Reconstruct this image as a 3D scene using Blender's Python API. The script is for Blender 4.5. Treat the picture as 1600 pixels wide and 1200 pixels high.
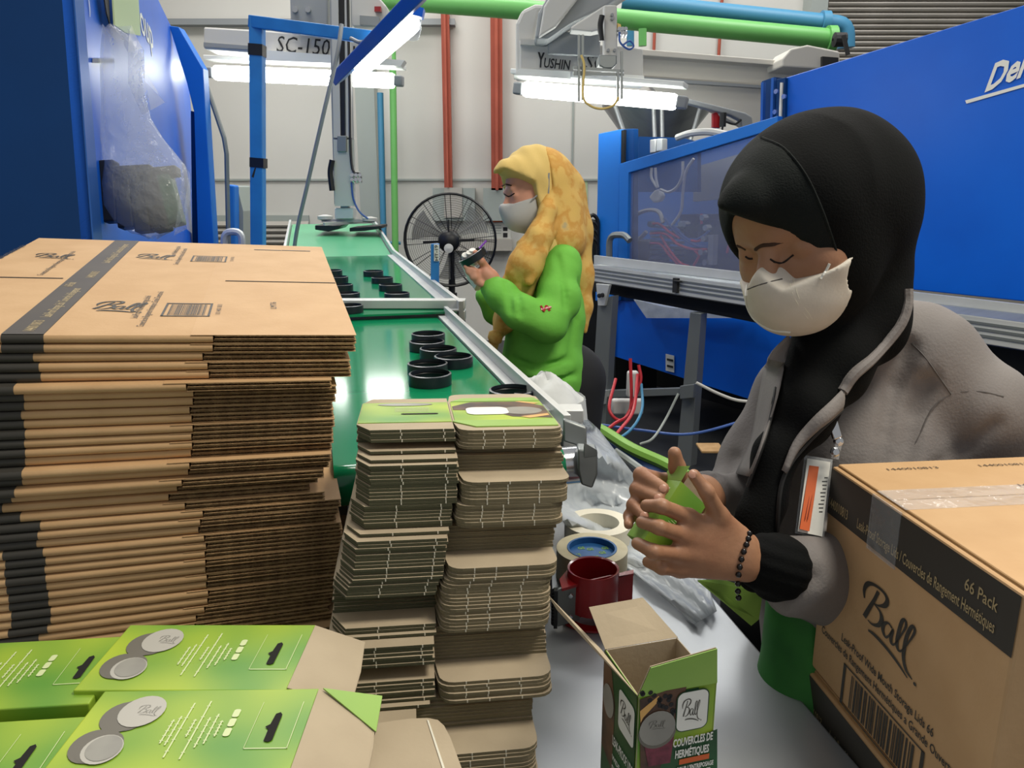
import bpy, math, random
import numpy as np
from mathutils import Vector, Matrix
random.seed(7)
for o in list(bpy.data.objects): bpy.data.objects.remove(o)
SC = bpy.context.scene
COL = SC.collection
# ------------------------------------------------------------ camera
CAMZ, PITCH, FPX = 1.45, math.radians(14), 1220.0
cam = bpy.data.cameras.new('camera'); cam_o = bpy.data.objects.new('camera', cam); COL.objects.link(cam_o)
cam.sensor_width = 36; cam.lens = 36*FPX/1600; cam.clip_start = .02
cam_o.location = (0, 0, CAMZ); cam_o.rotation_euler = (math.radians(90)-PITCH, 0, 0)
SC.camera = cam_o
# ------------------------------------------------------------ world, lamps, exposure
SC.view_settings.view_transform = 'Standard'; SC.view_settings.look = 'None'
SC.view_settings.gamma = 1; SC.view_settings.use_curve_mapping = False
SC.view_settings.exposure = 0.0
W = bpy.data.worlds.new('world'); SC.world = W; W.use_nodes = True
W.node_tree.nodes['Background'].inputs[0].default_value = (.97, .98, 1, 1)
W.node_tree.nodes['Background'].inputs[1].default_value = .36
def area(name, loc, sx, sy, power, col=(1, .97, .92), rot=(0, 0, 0)):
    l = bpy.data.lights.new(name, 'AREA'); l.shape = 'RECTANGLE'; l.size = sx; l.size_y = sy
    l.energy = power; l.color = col
    o = bpy.data.objects.new(name, l); COL.objects.link(o); o.location = loc; o.rotation_euler = rot
    return o
area('high_bay_lamp', (-.8, 2.6, 4.2), 1.2, .8, 30, (1, .95, .85))
area('high_bay_lamp', (1.25, .75, 3.3), .9, .7, 62, (1, .93, .80))
area('high_bay_lamp', (-1.6, 5.2, 4.6), 1.6, 1.2, 90, (1, .98, .95))
area('high_bay_lamp', (2.4, 5.4, 4.6), 1.6, 1.2, 80, (1, .98, .95))
area('high_bay_lamp', (.2, 6.8, 4.8), 3.0, 1.0, 70, (1, .98, .95))
#PANEL_LAMP
# ------------------------------------------------------------ unprojection helpers (photo pixel -> place in the room)
cp, sp = math.cos(PITCH), math.sin(PITCH)
CAM = np.array([0, 0, CAMZ]); RX = np.array([1., 0, 0]); UX = np.array([0, sp, cp]); FX = np.array([0, cp, -sp])
def ray(px, py): return FX + (px-800)/FPX*RX + (600-py)/FPX*UX
def D(px, py, d): return CAM + ray(px, py)*d
def AY(px, py, y): r = ray(px, py); return CAM + r*(y/r[1])
def AZ(px, py, z): r = ray(px, py); return CAM + r*((z-CAMZ)/r[2])
def PL(px, py, p0, n): r = ray(px, py); return CAM + r*(np.dot(np.array(p0)-CAM, n)/np.dot(r, n))
def nrm(v): v = np.array(v, float); return v/np.linalg.norm(v)
def V3(*a): return np.array(a, float)
# ------------------------------------------------------------ materials
def lin(c):
    if isinstance(c, str):
        c = [int(c[i:i+2], 16)/255 for i in (0, 2, 4)]
    return [x/12.92 if x <= .04045 else ((x+.055)/1.055)**2.4 for x in c] + [1]
def mat(name, c, rough=.5, metal=0, c2=None, scale=8, detail=3, bump=0, bscale=60, spec=.5, alpha=1, trans=0, emit=0, coat=0, stretch=None, lo=.35, hi=.65):
    m = bpy.data.materials.new(name); m.use_nodes = True; nt = m.node_tree; b = nt.nodes['Principled BSDF']
    b.inputs['Base Color'].default_value = lin(c); b.inputs['Roughness'].default_value = rough
    b.inputs['Metallic'].default_value = metal; b.inputs['Specular IOR Level'].default_value = spec
    b.inputs['Alpha'].default_value = alpha; b.inputs['Transmission Weight'].default_value = trans
    b.inputs['Coat Weight'].default_value = coat
    if emit: b.inputs['Emission Color'].default_value = lin(c); b.inputs['Emission Strength'].default_value = emit
    tc = nt.nodes.new('ShaderNodeTexCoord'); mp = nt.nodes.new('ShaderNodeMapping')
    nt.links.new(tc.outputs['Object'], mp.inputs[0])
    if stretch: mp.inputs['Scale'].default_value = stretch
    if c2:
        n = nt.nodes.new('ShaderNodeTexNoise'); n.inputs['Scale'].default_value = scale; n.inputs['Detail'].default_value = detail
        r = nt.nodes.new('ShaderNodeValToRGB'); r.color_ramp.elements[0].position = lo; r.color_ramp.elements[1].position = hi
        r.color_ramp.elements[0].color = lin(c); r.color_ramp.elements[1].color = lin(c2)
        nt.links.new(mp.outputs[0], n.inputs[0]); nt.links.new(n.outputs[0], r.inputs[0]); nt.links.new(r.outputs[0], b.inputs['Base Color'])
    if bump:
        n = nt.nodes.new('ShaderNodeTexNoise'); n.inputs['Scale'].default_value = bscale; n.inputs['Detail'].default_value = 3
        bp = nt.nodes.new('ShaderNodeBump'); bp.inputs['Strength'].default_value = bump; bp.inputs['Distance'].default_value = .01
        nt.links.new(mp.outputs[0], n.inputs[0]); nt.links.new(n.outputs[0], bp.inputs['Height']); nt.links.new(bp.outputs[0], b.inputs['Normal'])
    return m
M = dict(
 bagf=mat('bag_plastic', 'e6ebf0', .14, alpha=.30, bump=1.0, bscale=22),
 tint=mat('dark_bag_piece', '141615', .5),
 wall=mat('painted_wall', 'cfcdc6', .7, c2='c8c6bf', scale=.7), wallgrey=mat('grey_column', '9aa19c', .7),
 floor=mat('dark_floor', '2c2e30', .5, c2='232527', scale=3), shut=mat('shutter_steel', 'b3aea6', .5, .1, c2='a8a39a', scale=3),
 cardboard=mat('kraft_board', 'd0aa7c', .7, c2='c8a173', scale=14, bump=.05, bscale=150),
 kraft2=mat('kraft_inside', 'b08d5f', .8, c2='a07d4f', scale=30), flute=mat('kraft_flute', 'b8976a', .85, c2='967650', scale=90, bump=.3, bscale=200),
 print=mat('brown_black_print', '3e3b35', .6), bandtop=mat('glare_toned_print', '4b443d', .6, c2='433d38', scale=10), bandtxt=mat('band_lettering', 'b3a077', .6),  # bandtop: the band print again, lightened for glare on the top face
 greyboard=mat('greyback_board', 'b7a78c', .8, c2='ad9d83', scale=12, bump=.04, bscale=200), greyedge=mat('greyboard_edge', '857b60', .85, c2='6e664c', scale=60, stretch=(.3, .3, 8)), darkedge=mat('green_cut_edge', '595a42', .85, c2='43452f', scale=60, stretch=(.3, .3, 8)),  # darkedge: olive cut edges of the left panels, from their green print
 greenprint=mat('green_print', '4c9034', .45, c2='b4c838', scale=9, detail=1, coat=.0, lo=.3, hi=.66), greenflap=mat('light_green_print', '86b04e', .4, c2='9cc05a', scale=6),
 darkprint=mat('dark_green_print', '1c5a2c', .35, c2='12351e', scale=14), brownprint=mat('brown_food_print', '3a2a22', .4, c2='6b4a34', scale=40), white=mat('white_print', 'e8e8e0', .5), paleprint=mat('pale_print', 'd5e0a8', .5),
 lidgrey=mat('lid_grey', '8b8982', .4, c2='9a988f', scale=30), lidtop=mat('lid_silver', 'b8b5ab', .4), lidbody=mat('lid_shadow_grey', '6e6a60', .5), orange=mat('orange_print', 'd5622a', .5), jam=mat('berry_print', '7d3345', .5, c2='57202f', scale=120), cream=mat('seed_print', 'd8a860', .5),
 black=mat('black_plastic', '17181a', .35), blackm=mat('black_matt', '1d1e20', .7), ring=mat('navy_black_plastic', '1b2128', .3), void=mat('hole_black', '15130f', .9),
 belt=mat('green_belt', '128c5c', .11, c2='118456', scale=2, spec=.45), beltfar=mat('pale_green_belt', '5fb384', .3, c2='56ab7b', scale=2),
 alu=mat('aluminium', 'cfd1cf', .4, .25, c2='c4c7c6', scale=6), alud=mat('aluminium_dull', '8b908f', .45, .6), steel=mat('brushed_steel', '8f9599', .33, .75, c2='9ba1a5', scale=3, stretch=(1, 6, 1)), chrome=mat('chrome', 'c9ccd0', .18, .9),
 table=mat('steel_table', 'a0a4a8', .38, .6, c2='b4b8bb', scale=2.2, detail=5, bump=.03, bscale=9),
 blue=mat('machine_blue', '0064da', .38, .0, c2='005ed2', scale=3, spec=.5), blued=mat('machine_blue_deep', '003a74', .5, c2='00366c', scale=3, spec=.25), blueb=mat('bright_blue', '1b74d2', .4), bluep=mat('frame_blue', '2c80c8', .45, c2='2877bd', scale=10), blueg=mat('blue_metallic', '2f66b8', .3, .3),
 bluepipe=mat('pipe_blue', '3f82a6', .5), greenpipe=mat('pipe_green', '66ad5c', .45), redcol=mat('rust_red_paint', 'a8503a', .6, c2='9c4733', scale=5),
 robot=mat('robot_white', 'c3c2bd', .5), robotd=mat('robot_grey', '8d9193', .5), beam=mat('beam_cream', 'cbc7bd', .6), tube=mat('tube_glow', 'fdfff8', .5, emit=13), tray=mat('reflector', 'e6e8e4', .4),
 red=mat('red_metal', 'a81c22', .28, c2='8f161c', scale=12, coat=.5), redw=mat('wire_red', 'c02f35', .4), bluew=mat('wire_blue', '2d56a0', .4), purple=mat('purple_plastic', '8a4fc0', .4), tape=mat('cream_tape', 'cfc6a4', .5, c2='c4ba96', scale=50), tapeside=mat('tape_side', 'ded9c6', .6), coreblue=mat('core_blue', '2a66a0', .5, c2='1f5a94', scale=40), clear=mat('clear_plastic', 'eef3f6', .1, alpha=.2, bump=1.0, bscale=26), film=mat('film', 'dfe6ea', .22, alpha=.62, bump=.7, bscale=14, c2='c4ccd2', scale=9), glass=mat('guard_window', '8f96b4', .08, alpha=.34),
 skin=mat('skin', 'a67a5c', .5, c2='9b6e52', scale=22, bump=.06, bscale=160), skin2=mat('skin_light', 'd39a80', .55, c2='c98d74', scale=22), nail=mat('nail', 'b98a74', .3), brow=mat('eyebrow', '3d2619', .8), lash=mat('lash', '1d130e', .8),
 hijab=mat('black_jersey', '0a0c0c', .9, c2='08090a', scale=20, bump=.15, bscale=400, spec=.15), hijabf=mat('black_jersey_panel', '151a19', .88, c2='121716', scale=20, bump=.2, bscale=500, spec=.25), mask=mat('white_mask', 'd6cfc2', .75, c2='cfc8ba', scale=30, bump=.04, bscale=300), maskg=mat('grey_mask', 'b9b9b6', .75), jacket=mat('grey_twill', '7f7a77', .8, c2='76716f', scale=10, bump=.12, bscale=300), jseam=mat('seam_grey', '5a5654', .8), zip=mat('zip_black', '161616', .6),
 yellow=mat('yellow_cotton', 'dab561', .85, c2='d8b468', scale=19, detail=4, bump=.08, bscale=300, lo=.42, hi=.66), yellowp=mat('yellow_plain', 'd8bb70', .85, bump=.1, bscale=300), green=mat('green_sweater', '72c046', .8, c2='69b63f', scale=9, bump=.12, bscale=60), greens=mat('dark_green_cloth', '2e7d2c', .7, c2='145a1c', scale=9), bead=mat('black_bead', '141214', .2), paper=mat('paper', 'dcdcd4', .6), notegreen=mat('pale_green_note', 'b4c79a', .6), dark=mat('dark_interior', '14171a', .8), hose=mat('hose_green', '7fb046', .5), hoseb=mat('hose_blue', '5a74a8', .5), sack=mat('white_sack', 'c9ccca', .7, bump=.3, bscale=20), blade=mat('fan_blade_grey', '8f908c', .5, alpha=.5), trouser=mat('dark_trousers', '1c1d20', .85),
)
def scarf_print(m):      # printed cotton: orange blooms and a few grey-blue leaves on yellow
    nt = m.node_tree; r = [n for n in nt.nodes if n.type == 'VALTORGB'][0]; cr = r.color_ramp
    for p, c in ((.44, 'd8b262'), (.52, 'cb9847'), (.60, 'cfa052'), (.70, 'b5a882')):
        e = cr.elements.new(p); e.color = lin(c)
    cr.elements[0].position = .30; cr.elements[-1].position = .74
scarf_print(M['yellow'])
ORD = 'first second third fourth fifth sixth seventh eighth ninth tenth eleventh twelfth thirteenth fourteenth fifteenth sixteenth seventeenth eighteenth nineteenth twentieth'.split()
ORD += ['twenty-'+o for o in ORD[:9]]+['thirtieth']+['thirty-'+o for o in ORD[:9]]+['fortieth']
# ------------------------------------------------------------ mesh builder
class MB:
    def __init__(s): s.v = []; s.f = []; s.m = []; s.k = 0
    def add(s, vs, fs):
        b = len(s.v); s.v += [tuple(map(float, v)) for v in vs]; s.f += [tuple(b+i for i in f) for f in fs]; s.m += [s.k]*len(fs); return s
    def box(s, c, size, R=None):
        c = np.array(c, float); h = np.array(size, float)/2; R = np.eye(3) if R is None else np.array(R)
        pts = [c + (np.array([x, y, z])*h) @ R for x in (-1, 1) for y in (-1, 1) for z in (-1, 1)]
        return s.add(pts, [(0, 1, 3, 2), (4, 6, 7, 5), (0, 4, 5, 1), (2, 3, 7, 6), (0, 2, 6, 4), (1, 5, 7, 3)])
    def bar(s, a, b, w, h, up=(0, 0, 1)):      # box from a to b, w across, h along up
        a = np.array(a, float); b = np.array(b, float); d = b-a; L = np.linalg.norm(d); x = d/L
        y = np.cross(up, x); y = y/np.linalg.norm(y); z = np.cross(x, y)
        return s.box((a+b)/2, (L, w, h), np.array([x, y, z]))
    def prism(s, poly, off):                    # closed polygon of 3-D points pushed along off
        n = len(poly); a = [np.array(p, float) for p in poly]; b = [p+np.array(off, float) for p in a]
        return s.add(a+b, [tuple(range(n))[::-1], tuple(range(n, 2*n))] + [(i, (i+1) % n, n+(i+1) % n, n+i) for i in range(n)])
    def tube(s, pts, r, n=8, caps=True, closed=False):
        pts = [np.array(p, float) for p in pts]; N = len(pts); rs = r if hasattr(r, '__len__') else [r]*N
        vs = []; prev = None
        for i, p in enumerate(pts):
            if closed: t = pts[(i+1) % N]-pts[i-1]
            else: t = pts[min(i+1, N-1)]-pts[max(i-1, 0)]
            t = t/(np.linalg.norm(t)+1e-12)
            if prev is None: a = np.cross(t, [0, 0, 1]) if abs(t[2]) < .9 else np.cross(t, [1, 0, 0])
            else: a = prev - t*np.dot(prev, t)
            a = a/np.linalg.norm(a); prev = a; b = np.cross(t, a)
            for k in range(n): th = 2*math.pi*k/n; vs.append(p + rs[i]*(math.cos(th)*a+math.sin(th)*b))
        fs = []
        for i in range(N if closed else N-1):
            j = (i+1) % N
            for k in range(n): fs.append((i*n+k, i*n+(k+1) % n, j*n+(k+1) % n, j*n+k))
        if caps and not closed: fs += [tuple(range(n))[::-1], tuple((N-1)*n+k for k in range(n))]
        return s.add(vs, fs)
    def lathe(s, prof, c, n=32, axis=(0, 0, 1), cap=False):   # prof: [(r, h)]
        z = nrm(axis); x = np.cross(z, [0, 1, 0]) if abs(z[1]) < .9 else np.cross(z, [1, 0, 0]); x = nrm(x); y = np.cross(z, x); c = np.array(c, float)
        vs = [c + r*(math.cos(2*math.pi*k/n)*x + math.sin(2*math.pi*k/n)*y) + h*z for r, h in prof for k in range(n)]
        fs = [(i*n+k, i*n+(k+1) % n, (i+1)*n+(k+1) % n, (i+1)*n+k) for i in range(len(prof)-1) for k in range(n)]
        if cap: fs += [tuple(range(n))[::-1], tuple((len(prof)-1)*n+k for k in range(n))]
        return s.add(vs, fs)
    def grid(s, G):                              # G: rows x cols of points
        R = len(G); Cn = len(G[0])
        return s.add([p for r in G for p in r], [(i*Cn+j, i*Cn+j+1, (i+1)*Cn+j+1, (i+1)*Cn+j) for i in range(R-1) for j in range(Cn-1)])
    def build(s, name, m, parent=None, smooth=False, origin=None, bevel=0, solid=0):
        me = bpy.data.meshes.new(name)
        vs = np.array(s.v); 
        if len(vs) == 0: vs = np.zeros((0, 3))
        if parent is not None: o0 = np.array(parent.matrix_world.translation if parent.parent is None else parent['org'] if 'org' in parent else (0, 0, 0))
        if parent is None and origin is None: origin = vs.mean(0); origin[2] = vs[:, 2].min()
        if parent is not None: origin = np.array(WORG[parent.name])
        me.from_pydata((vs-origin).tolist(), [], s.f); me.update()
        ms = m if isinstance(m, (list, tuple)) else [m]
        for q in ms: me.materials.append(M[q] if isinstance(q, str) else q)
        if len(ms) > 1: me.polygons.foreach_set('material_index', s.m)
        if smooth:
            me.polygons.foreach_set('use_smooth', [True]*len(me.polygons))
            try: me.set_sharp_from_angle(angle=math.radians(40 if smooth is True else smooth))
            except Exception: pass
        o = bpy.data.objects.new(name, me); COL.objects.link(o)
        WORG[o.name] = tuple(origin)
        if parent is not None: o.parent = parent
        else: o.location = tuple(origin)
        if solid: q = o.modifiers.new('s', 'SOLIDIFY'); q.thickness = solid; q.offset = 0
        if bevel: q = o.modifiers.new('b', 'BEVEL'); q.width = bevel; q.segments = 2; q.limit_method = 'ANGLE'
        return o
WORG = {}
def tag(o, label, cat=None, group=None, kind=None):
    if label: o['label'] = label
    if cat: o['category'] = cat
    if group: o['group'] = group
    if kind: o['kind'] = kind
    return o
def thing(name, loc, label, cat, group=None):
    o = bpy.data.objects.new(name, None); COL.objects.link(o); o.location = tuple(map(float, loc)); o.empty_display_size = .05
    WORG[o.name] = tuple(map(float, loc)); bpy.context.view_layer.update if 0 else None
    return tag(o, label, cat, group)
def struct(o): o['kind'] = 'structure'; return o
def dup(root, M4, label=None, group=None):
    r = root.copy(); COL.objects.link(r); r.matrix_basis = M4
    if label: r['label'] = label
    if group: r['group'] = group
    for ch in list(root.children):
        c = ch.copy(); COL.objects.link(c); c.parent = r
        for g in list(ch.children):
            e = g.copy(); COL.objects.link(e); e.parent = c
    return r
def b1(name, m, parent, fn, **k):
    mb = MB(); fn(mb); return mb.build(name, m, parent, **k)
# ------------------------------------------------------------ frames, flat print, lettering
class Fr:
    def __init__(s, O, u, v, h=.0006):
        s.O = np.array(O, float); s.u = np.array(u, float); s.v = np.array(v, float); s.n = nrm(np.cross(s.u, s.v)); s.h = h
    def p(s, x, y, h=None): return s.O + s.u*x + s.v*y + s.n*(s.h if h is None else h)
def poly(mb, fr, pts, h=None): mb.add([fr.p(x, y, h) for x, y in pts], [tuple(range(len(pts)))])
def rect(mb, fr, x0, y0, x1, y1, h=None): poly(mb, fr, [(x0, y0), (x1, y0), (x1, y1), (x0, y1)], h)
def rrect(x0, y0, x1, y1, r, ry=None, n=5):
    ry = ry or r; P = []
    for cx, cy, a in ((x1-r, y1-ry, 0), (x0+r, y1-ry, 90), (x0+r, y0+ry, 180), (x1-r, y0+ry, 270)):
        for k in range(n+1): t = math.radians(a+90*k/n); P.append((cx+r*math.cos(t), cy+ry*math.sin(t)))
    return P
def circ(cx, cy, rx, ry=None, n=24, rot=0):
    ry = ry or rx; c, s_ = math.cos(rot), math.sin(rot)
    return [(cx+rx*math.cos(t)*c-ry*math.sin(t)*s_, cy+rx*math.cos(t)*s_+ry*math.sin(t)*c) for t in [2*math.pi*k/n for k in range(n)]]
TXT = {}
def tgeo(s, bold=0):
    k = (s, bold)
    if k not in TXT:
        cu = bpy.data.curves.new('t', 'FONT'); cu.body = s; cu.resolution_u = 2; cu.offset = bold; cu.fill_mode = 'FRONT'
        o = bpy.data.objects.new('t', cu); me = bpy.data.meshes.new_from_object(o)
        v = np.array([x.co[:2] for x in me.vertices]).reshape(-1, 2); f = [tuple(p.vertices) for p in me.polygons]
        bpy.data.objects.remove(o); bpy.data.curves.remove(cu); bpy.data.meshes.remove(me); TXT[k] = (v, f)
    return TXT[k]
def text(mb, fr, s, x, y, w, hgt, slant=0, bold=.0, h=None, rot=0):   # text fitted to width w and cap height hgt at (x, y)
    v, f = tgeo(s, bold); x0 = v[:, 0].min(); k = w/(v[:, 0].max()-x0); q = v.copy(); q[:, 0] = (q[:, 0]-x0)*k + q[:, 1]*hgt/.69*slant; q[:, 1] *= hgt/.69
    c, s_ = math.cos(rot), math.sin(rot)
    mb.add([fr.p(x+a*c-b*s_, y+a*s_+b*c, h) for a, b in q], f)
def cat(P, n=6):
    P = [np.array(p, float) for p in P]; Q = [2*P[0]-P[1]]+P+[2*P[-1]-P[-2]]; out = []
    for i in range(1, len(Q)-2):
        for k in range(n):
            t = k/n; a, b, c, d = Q[i-1], Q[i], Q[i+1], Q[i+2]
            out.append(.5*((2*b)+(c-a)*t+(2*a-5*b+4*c-d)*t*t+(3*b-a-3*c+d)*t**3))
    return out+[P[-1]]
# script word: strokes (x, y, half width)
SCRIPT = [
 [(.02, .60, .012), (0, .74, .03), (.05, .9, .04), (.17, .985, .03), (.33, 1.0, .03), (.42, .93, .035), (.40, .80, .04), (.30, .70, .02), (.21, .655, .01)],
 [(.255, .93, .03), (.20, .72, .03), (.13, .5, .036), (.06, .27, .04)],
 [(.21, .655, .012), (.33, .61, .028), (.37, .5, .04), (.33, .36, .034), (.22, .27, .02), (.13, .27, .012)],
 [(.56, .52, .018), (.49, .55, .02), (.42, .47, .03), (.41, .34, .03), (.47, .27, .022), (.53, .36, .016), (.58, .52, .02), (.56, .36, .03), (.58, .26, .026), (.64, .31, .014), (.72, .56, .014), (.77, .76, .02), (.745, .85, .024), (.70, .78, .028), (.67, .55, .03), (.665, .35, .03), (.70, .26, .026), (.76, .31, .014), (.85, .56, .014), (.91, .78, .02), (.89, .87, .024), (.845, .8, .028), (.80, .58, .03), (.79, .36, .032), (.80, .2, .03), (.86, .06, .03), (.97, 0, .012)],
 [(.16, .10, .02), (.3, .125, .036), (.52, .10, .036), (.72, .04, .03), (.90, -.05, .012)],
]
def logo(mb, fr, x, y, w, hgt, h=None, shear=0, k=1.0, reg=True):
    for st in SCRIPT:
        C = cat(st, 5); L = []; R = []
        for i, p in enumerate(C):
            t = C[min(i+1, len(C)-1)][:2]-C[max(i-1, 0)][:2]; t = t/(np.linalg.norm(t)+1e-9); nn = np.array([-t[1], t[0]])*p[2]*.78*k
            for arr, q in ((L, p[:2]+nn), (R, p[:2]-nn)): arr.append(fr.p(x+(q[0]+q[1]*shear)*w, y+q[1]*hgt, h))
        n = len(L); mb.add(L+R, [(i, n+i, n+i+1, i+1) for i in range(n-1)])
    if reg: o = circ(x+w*1.02, y+hgt*.05-.08*hgt, w*.025, hgt*.03, 10); poly(mb, fr, o, h)
def barcode(mb, fr, x, y, w, hgt, seed=1, h=None, frame=True, fw=.05):
    rr = random.Random(seed); X = x+w*.12
    if frame:
        a = w*fw; b = hgt*fw
        for q in ((x, y, x+w, y+b), (x, y+hgt-b, x+w, y+hgt), (x, y, x+a, y+hgt), (x+w-a, y, x+w, y+hgt)): rect(mb, fr, *q, h)
    while X < x+w*.88:
        ww = w*rr.choice([.008, .012, .02, .028]); rect(mb, fr, X, y+hgt*.1, X+ww, y+hgt*.9, h); X += ww+w*rr.choice([.008, .012, .02])
# ------------------------------------------------------------ implicit surfaces (for bodies and cloth)
def seg(P, a, b, r1, r2=None):
    r2 = r1 if r2 is None else r2; a = np.array(a, np.float32); b = np.array(b, np.float32); d = b-a
    h = np.clip((P-a) @ d/float(d @ d+1e-12), 0, 1); return np.linalg.norm(P-a-h[:, None]*d, axis=1) - (r1+(r2-r1)*h)
def ell(P, c, A, r):
    q = (P-np.array(c, np.float32)) @ np.array(A, np.float32).T; r = np.array(r, np.float32)
    k0 = np.linalg.norm(q/r, axis=1); k1 = np.linalg.norm(q/(r*r), axis=1)+1e-9; return k0*(k0-1)/k1
def smin(a, b, k): h = np.clip(.5+.5*(b-a)/k, 0, 1); return b+(a-b)*h-k*h*(1-h)
def smax(a, b, k): return -smin(-a, -b, k)
def chain(P, pts, rs, k=.01):
    d = None
    for i in range(len(pts)-1):
        e = seg(P, pts[i], pts[i+1], rs[i], rs[i+1]); d = e if d is None else smin(d, e, k)
    return d
def nets(F, lo, hi, h, it=1):
    lo = np.array(lo, float); hi = np.array(hi, float); n = np.ceil((hi-lo)/h).astype(int)+1
    ax = [lo[i]+h*np.arange(n[i]) for i in range(3)]
    G = np.empty(n, np.float32); yz = np.stack(np.meshgrid(ax[1], ax[2], indexing='ij'), -1).reshape(-1, 2)
    step = max(1, int(400000/len(yz)))
    for i in range(0, n[0], step):
        xs = ax[0][i:i+step]; P = np.empty((len(xs)*len(yz), 3), np.float32); P[:, 0] = np.repeat(xs, len(yz)); P[:, 1:] = np.tile(yz, (len(xs), 1))
        G[i:i+step] = F(P).reshape(len(xs), n[1], n[2])
    I = G < 0; acc = np.zeros((n[0]-1, n[1]-1, n[2]-1, 3), np.float32); cnt = np.zeros((n[0]-1, n[1]-1, n[2]-1), np.float32)
    sl = lambda a, o: slice(o, n[a]-1+o)
    for a in range(3):
        b, c = [x for x in range(3) if x != a]
        for ob in (0, 1):
            for oc in (0, 1):
                s0 = [None]*3; s1 = [None]*3; s0[a] = sl(a, 0); s1[a] = sl(a, 1); s0[b] = s1[b] = sl(b, ob); s0[c] = s1[c] = sl(c, oc)
                g0 = G[tuple(s0)]; g1 = G[tuple(s1)]; m = (g0 < 0) != (g1 < 0); t = np.where(m, g0/(g0-g1+1e-12), 0)
                acc[..., a] += t*m; acc[..., b] += ob*m; acc[..., c] += oc*m; cnt += m
    act = cnt > 0; idx = -np.ones(act.shape, int); idx[act] = np.arange(act.sum())
    cell = np.argwhere(act); V = lo + h*(cell + acc[act]/cnt[act][:, None]); Q = []
    for a in range(3):
        b, c = (a+1) % 3, (a+2) % 3
        s0 = [slice(1, n[k]-1) for k in range(3)]; s1 = list(s0); s0[a] = slice(0, n[a]-1); s1[a] = slice(1, n[a])
        i0 = I[tuple(s0)]; i1 = I[tuple(s1)]; e = np.argwhere(i0 != i1); o = i0[tuple(e.T)]
        base = e.copy(); base[:, b] += 1; base[:, c] += 1
        def g(db, dc): q = base.copy(); q[:, b] -= db; q[:, c] -= dc; return idx[tuple(q.T)]
        q = np.stack([g(1, 1), g(0, 1), g(0, 0), g(1, 0)], 1); q[~o] = q[~o][:, ::-1]; Q.append(q)
    Q = np.concatenate(Q)
    for _ in range(it):                         # light smoothing
        S = np.zeros_like(V); K = np.zeros(len(V))
        for i in range(4):
            np.add.at(S, Q[:, i], V[Q[:, (i+1) % 4]]+V[Q[:, (i-1) % 4]]); np.add.at(K, Q[:, i], 2)
        V = .5*V+.5*S/np.maximum(K, 1)[:, None]
    return V, Q
def body(name, m, parent, F, lo, hi, h, it=1, colour=None):
    V, Q = nets(F, lo, hi, h, it); mb = MB(); mb.v = V.tolist(); mb.f = Q.tolist(); mb.m = [0]*len(Q)
    if colour is not None: mb.m = colour(V[Q].mean(1)).astype(int).tolist()
    o = mb.build(name, m, parent); o.data.polygons.foreach_set('use_smooth', [True]*len(o.data.polygons)); return o
def bnd(pts, pad): a = np.array(pts); return a.min(0)-pad, a.max(0)+pad
# ================================================================ the hall
def pp(pts, p0, n): return [PL(x, y, p0, n) for x, y in pts]
def py_(pts, Y): return [AY(x, y, Y) for x, y in pts]
def slab(mb, pts, Y, th): mb.prism(py_(pts, Y), (0, th, 0)); return mb
WY = 7.6
struct(b1('floor', 'floor', None, lambda m: m.box((.8, 3.5, -.05), (12, 13, .1))))
struct(b1('wall_back', 'wall', None, lambda m: m.box((.8, WY+.1, 2.7), (12, .2, 5.4))))
struct(b1('wall_left', 'wall', None, lambda m: m.box((-4.3, 3.5, 2.7), (.2, 8, 5.4))))
struct(b1('wall_right', 'wall', None, lambda m: m.box((6.0, 3.5, 2.7), (.2, 8, 5.4))))
def tr(i, fn, m): struct(b1('trim_%d' % i, m, None, fn))
a, b = AY(325, 272, WY), AY(935, 290, WY)
tr(1, lambda m: m.box(((a[0]+b[0])/2, WY-.012, (a[2]+b[2])/2), (b[0]-a[0], .02, .018)), 'wallgrey')
a2, b2 = AY(320, 26, WY), AY(660, 50, WY)
tr(2, lambda m: m.box(((a2[0]+b2[0])/2, WY-.05, a2[2]-.06), (b2[0]-a2[0]+.6, .1, .05)), 'robotd')
def panel_joint(px): p = AY(px, 200, WY); return lambda m: m.box((p[0], WY-.006, 2.6), (.016, .01, 5.2))
for i, px in enumerate((590, 895, 1270)): tr(3+i, panel_joint(px), 'wallgrey')
c = AY(578, 200, WY)
tr(6, lambda m: m.box((c[0], WY-.1, 2.6), (.17, .2, 5.2)), 'wallgrey')
c2_ = AY(1266, 30, WY)
tr(7, lambda m: m.box((c2_[0], WY-.1, 2.6), (.15, .2, 5.2)), 'wallgrey')
def col(px, w, y1, i, bottom=295):
    t = AY(px, bottom, WY); c = thing('steel_column', (t[0], WY-.12, t[2]), ['wide rust-red flat column on back wall above the yellow headscarf', 'narrow rust-red flat column on back wall above the pedestal fan'][i], 'column')
    b1('column_flange', 'redcol', c, lambda m: m.box((t[0], WY-.08, (t[2]+5)/2), (w, .12, 5-t[2])))
    b1('column_web', 'redcol', c, lambda m: m.box((t[0], WY-.16, (t[2]+5)/2), (w*.24, .05, 5-t[2])))
col(777, .105, 0, 0, 297); col(702, .07, 0, 1, 293)
for px, lb in ((1022, 'dark red thin conduit on back wall left of the other thin conduit'), (1124, 'dark red thin conduit on back wall nearest the roller shutter')):
    q = AY(px, 70, WY-.03); tag(b1('conduit', 'redcol', None, lambda m: m.tube([(q[0], q[1], 1.9), (q[0], q[1], 4.6)], .014)), lb, 'pipe')
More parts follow.
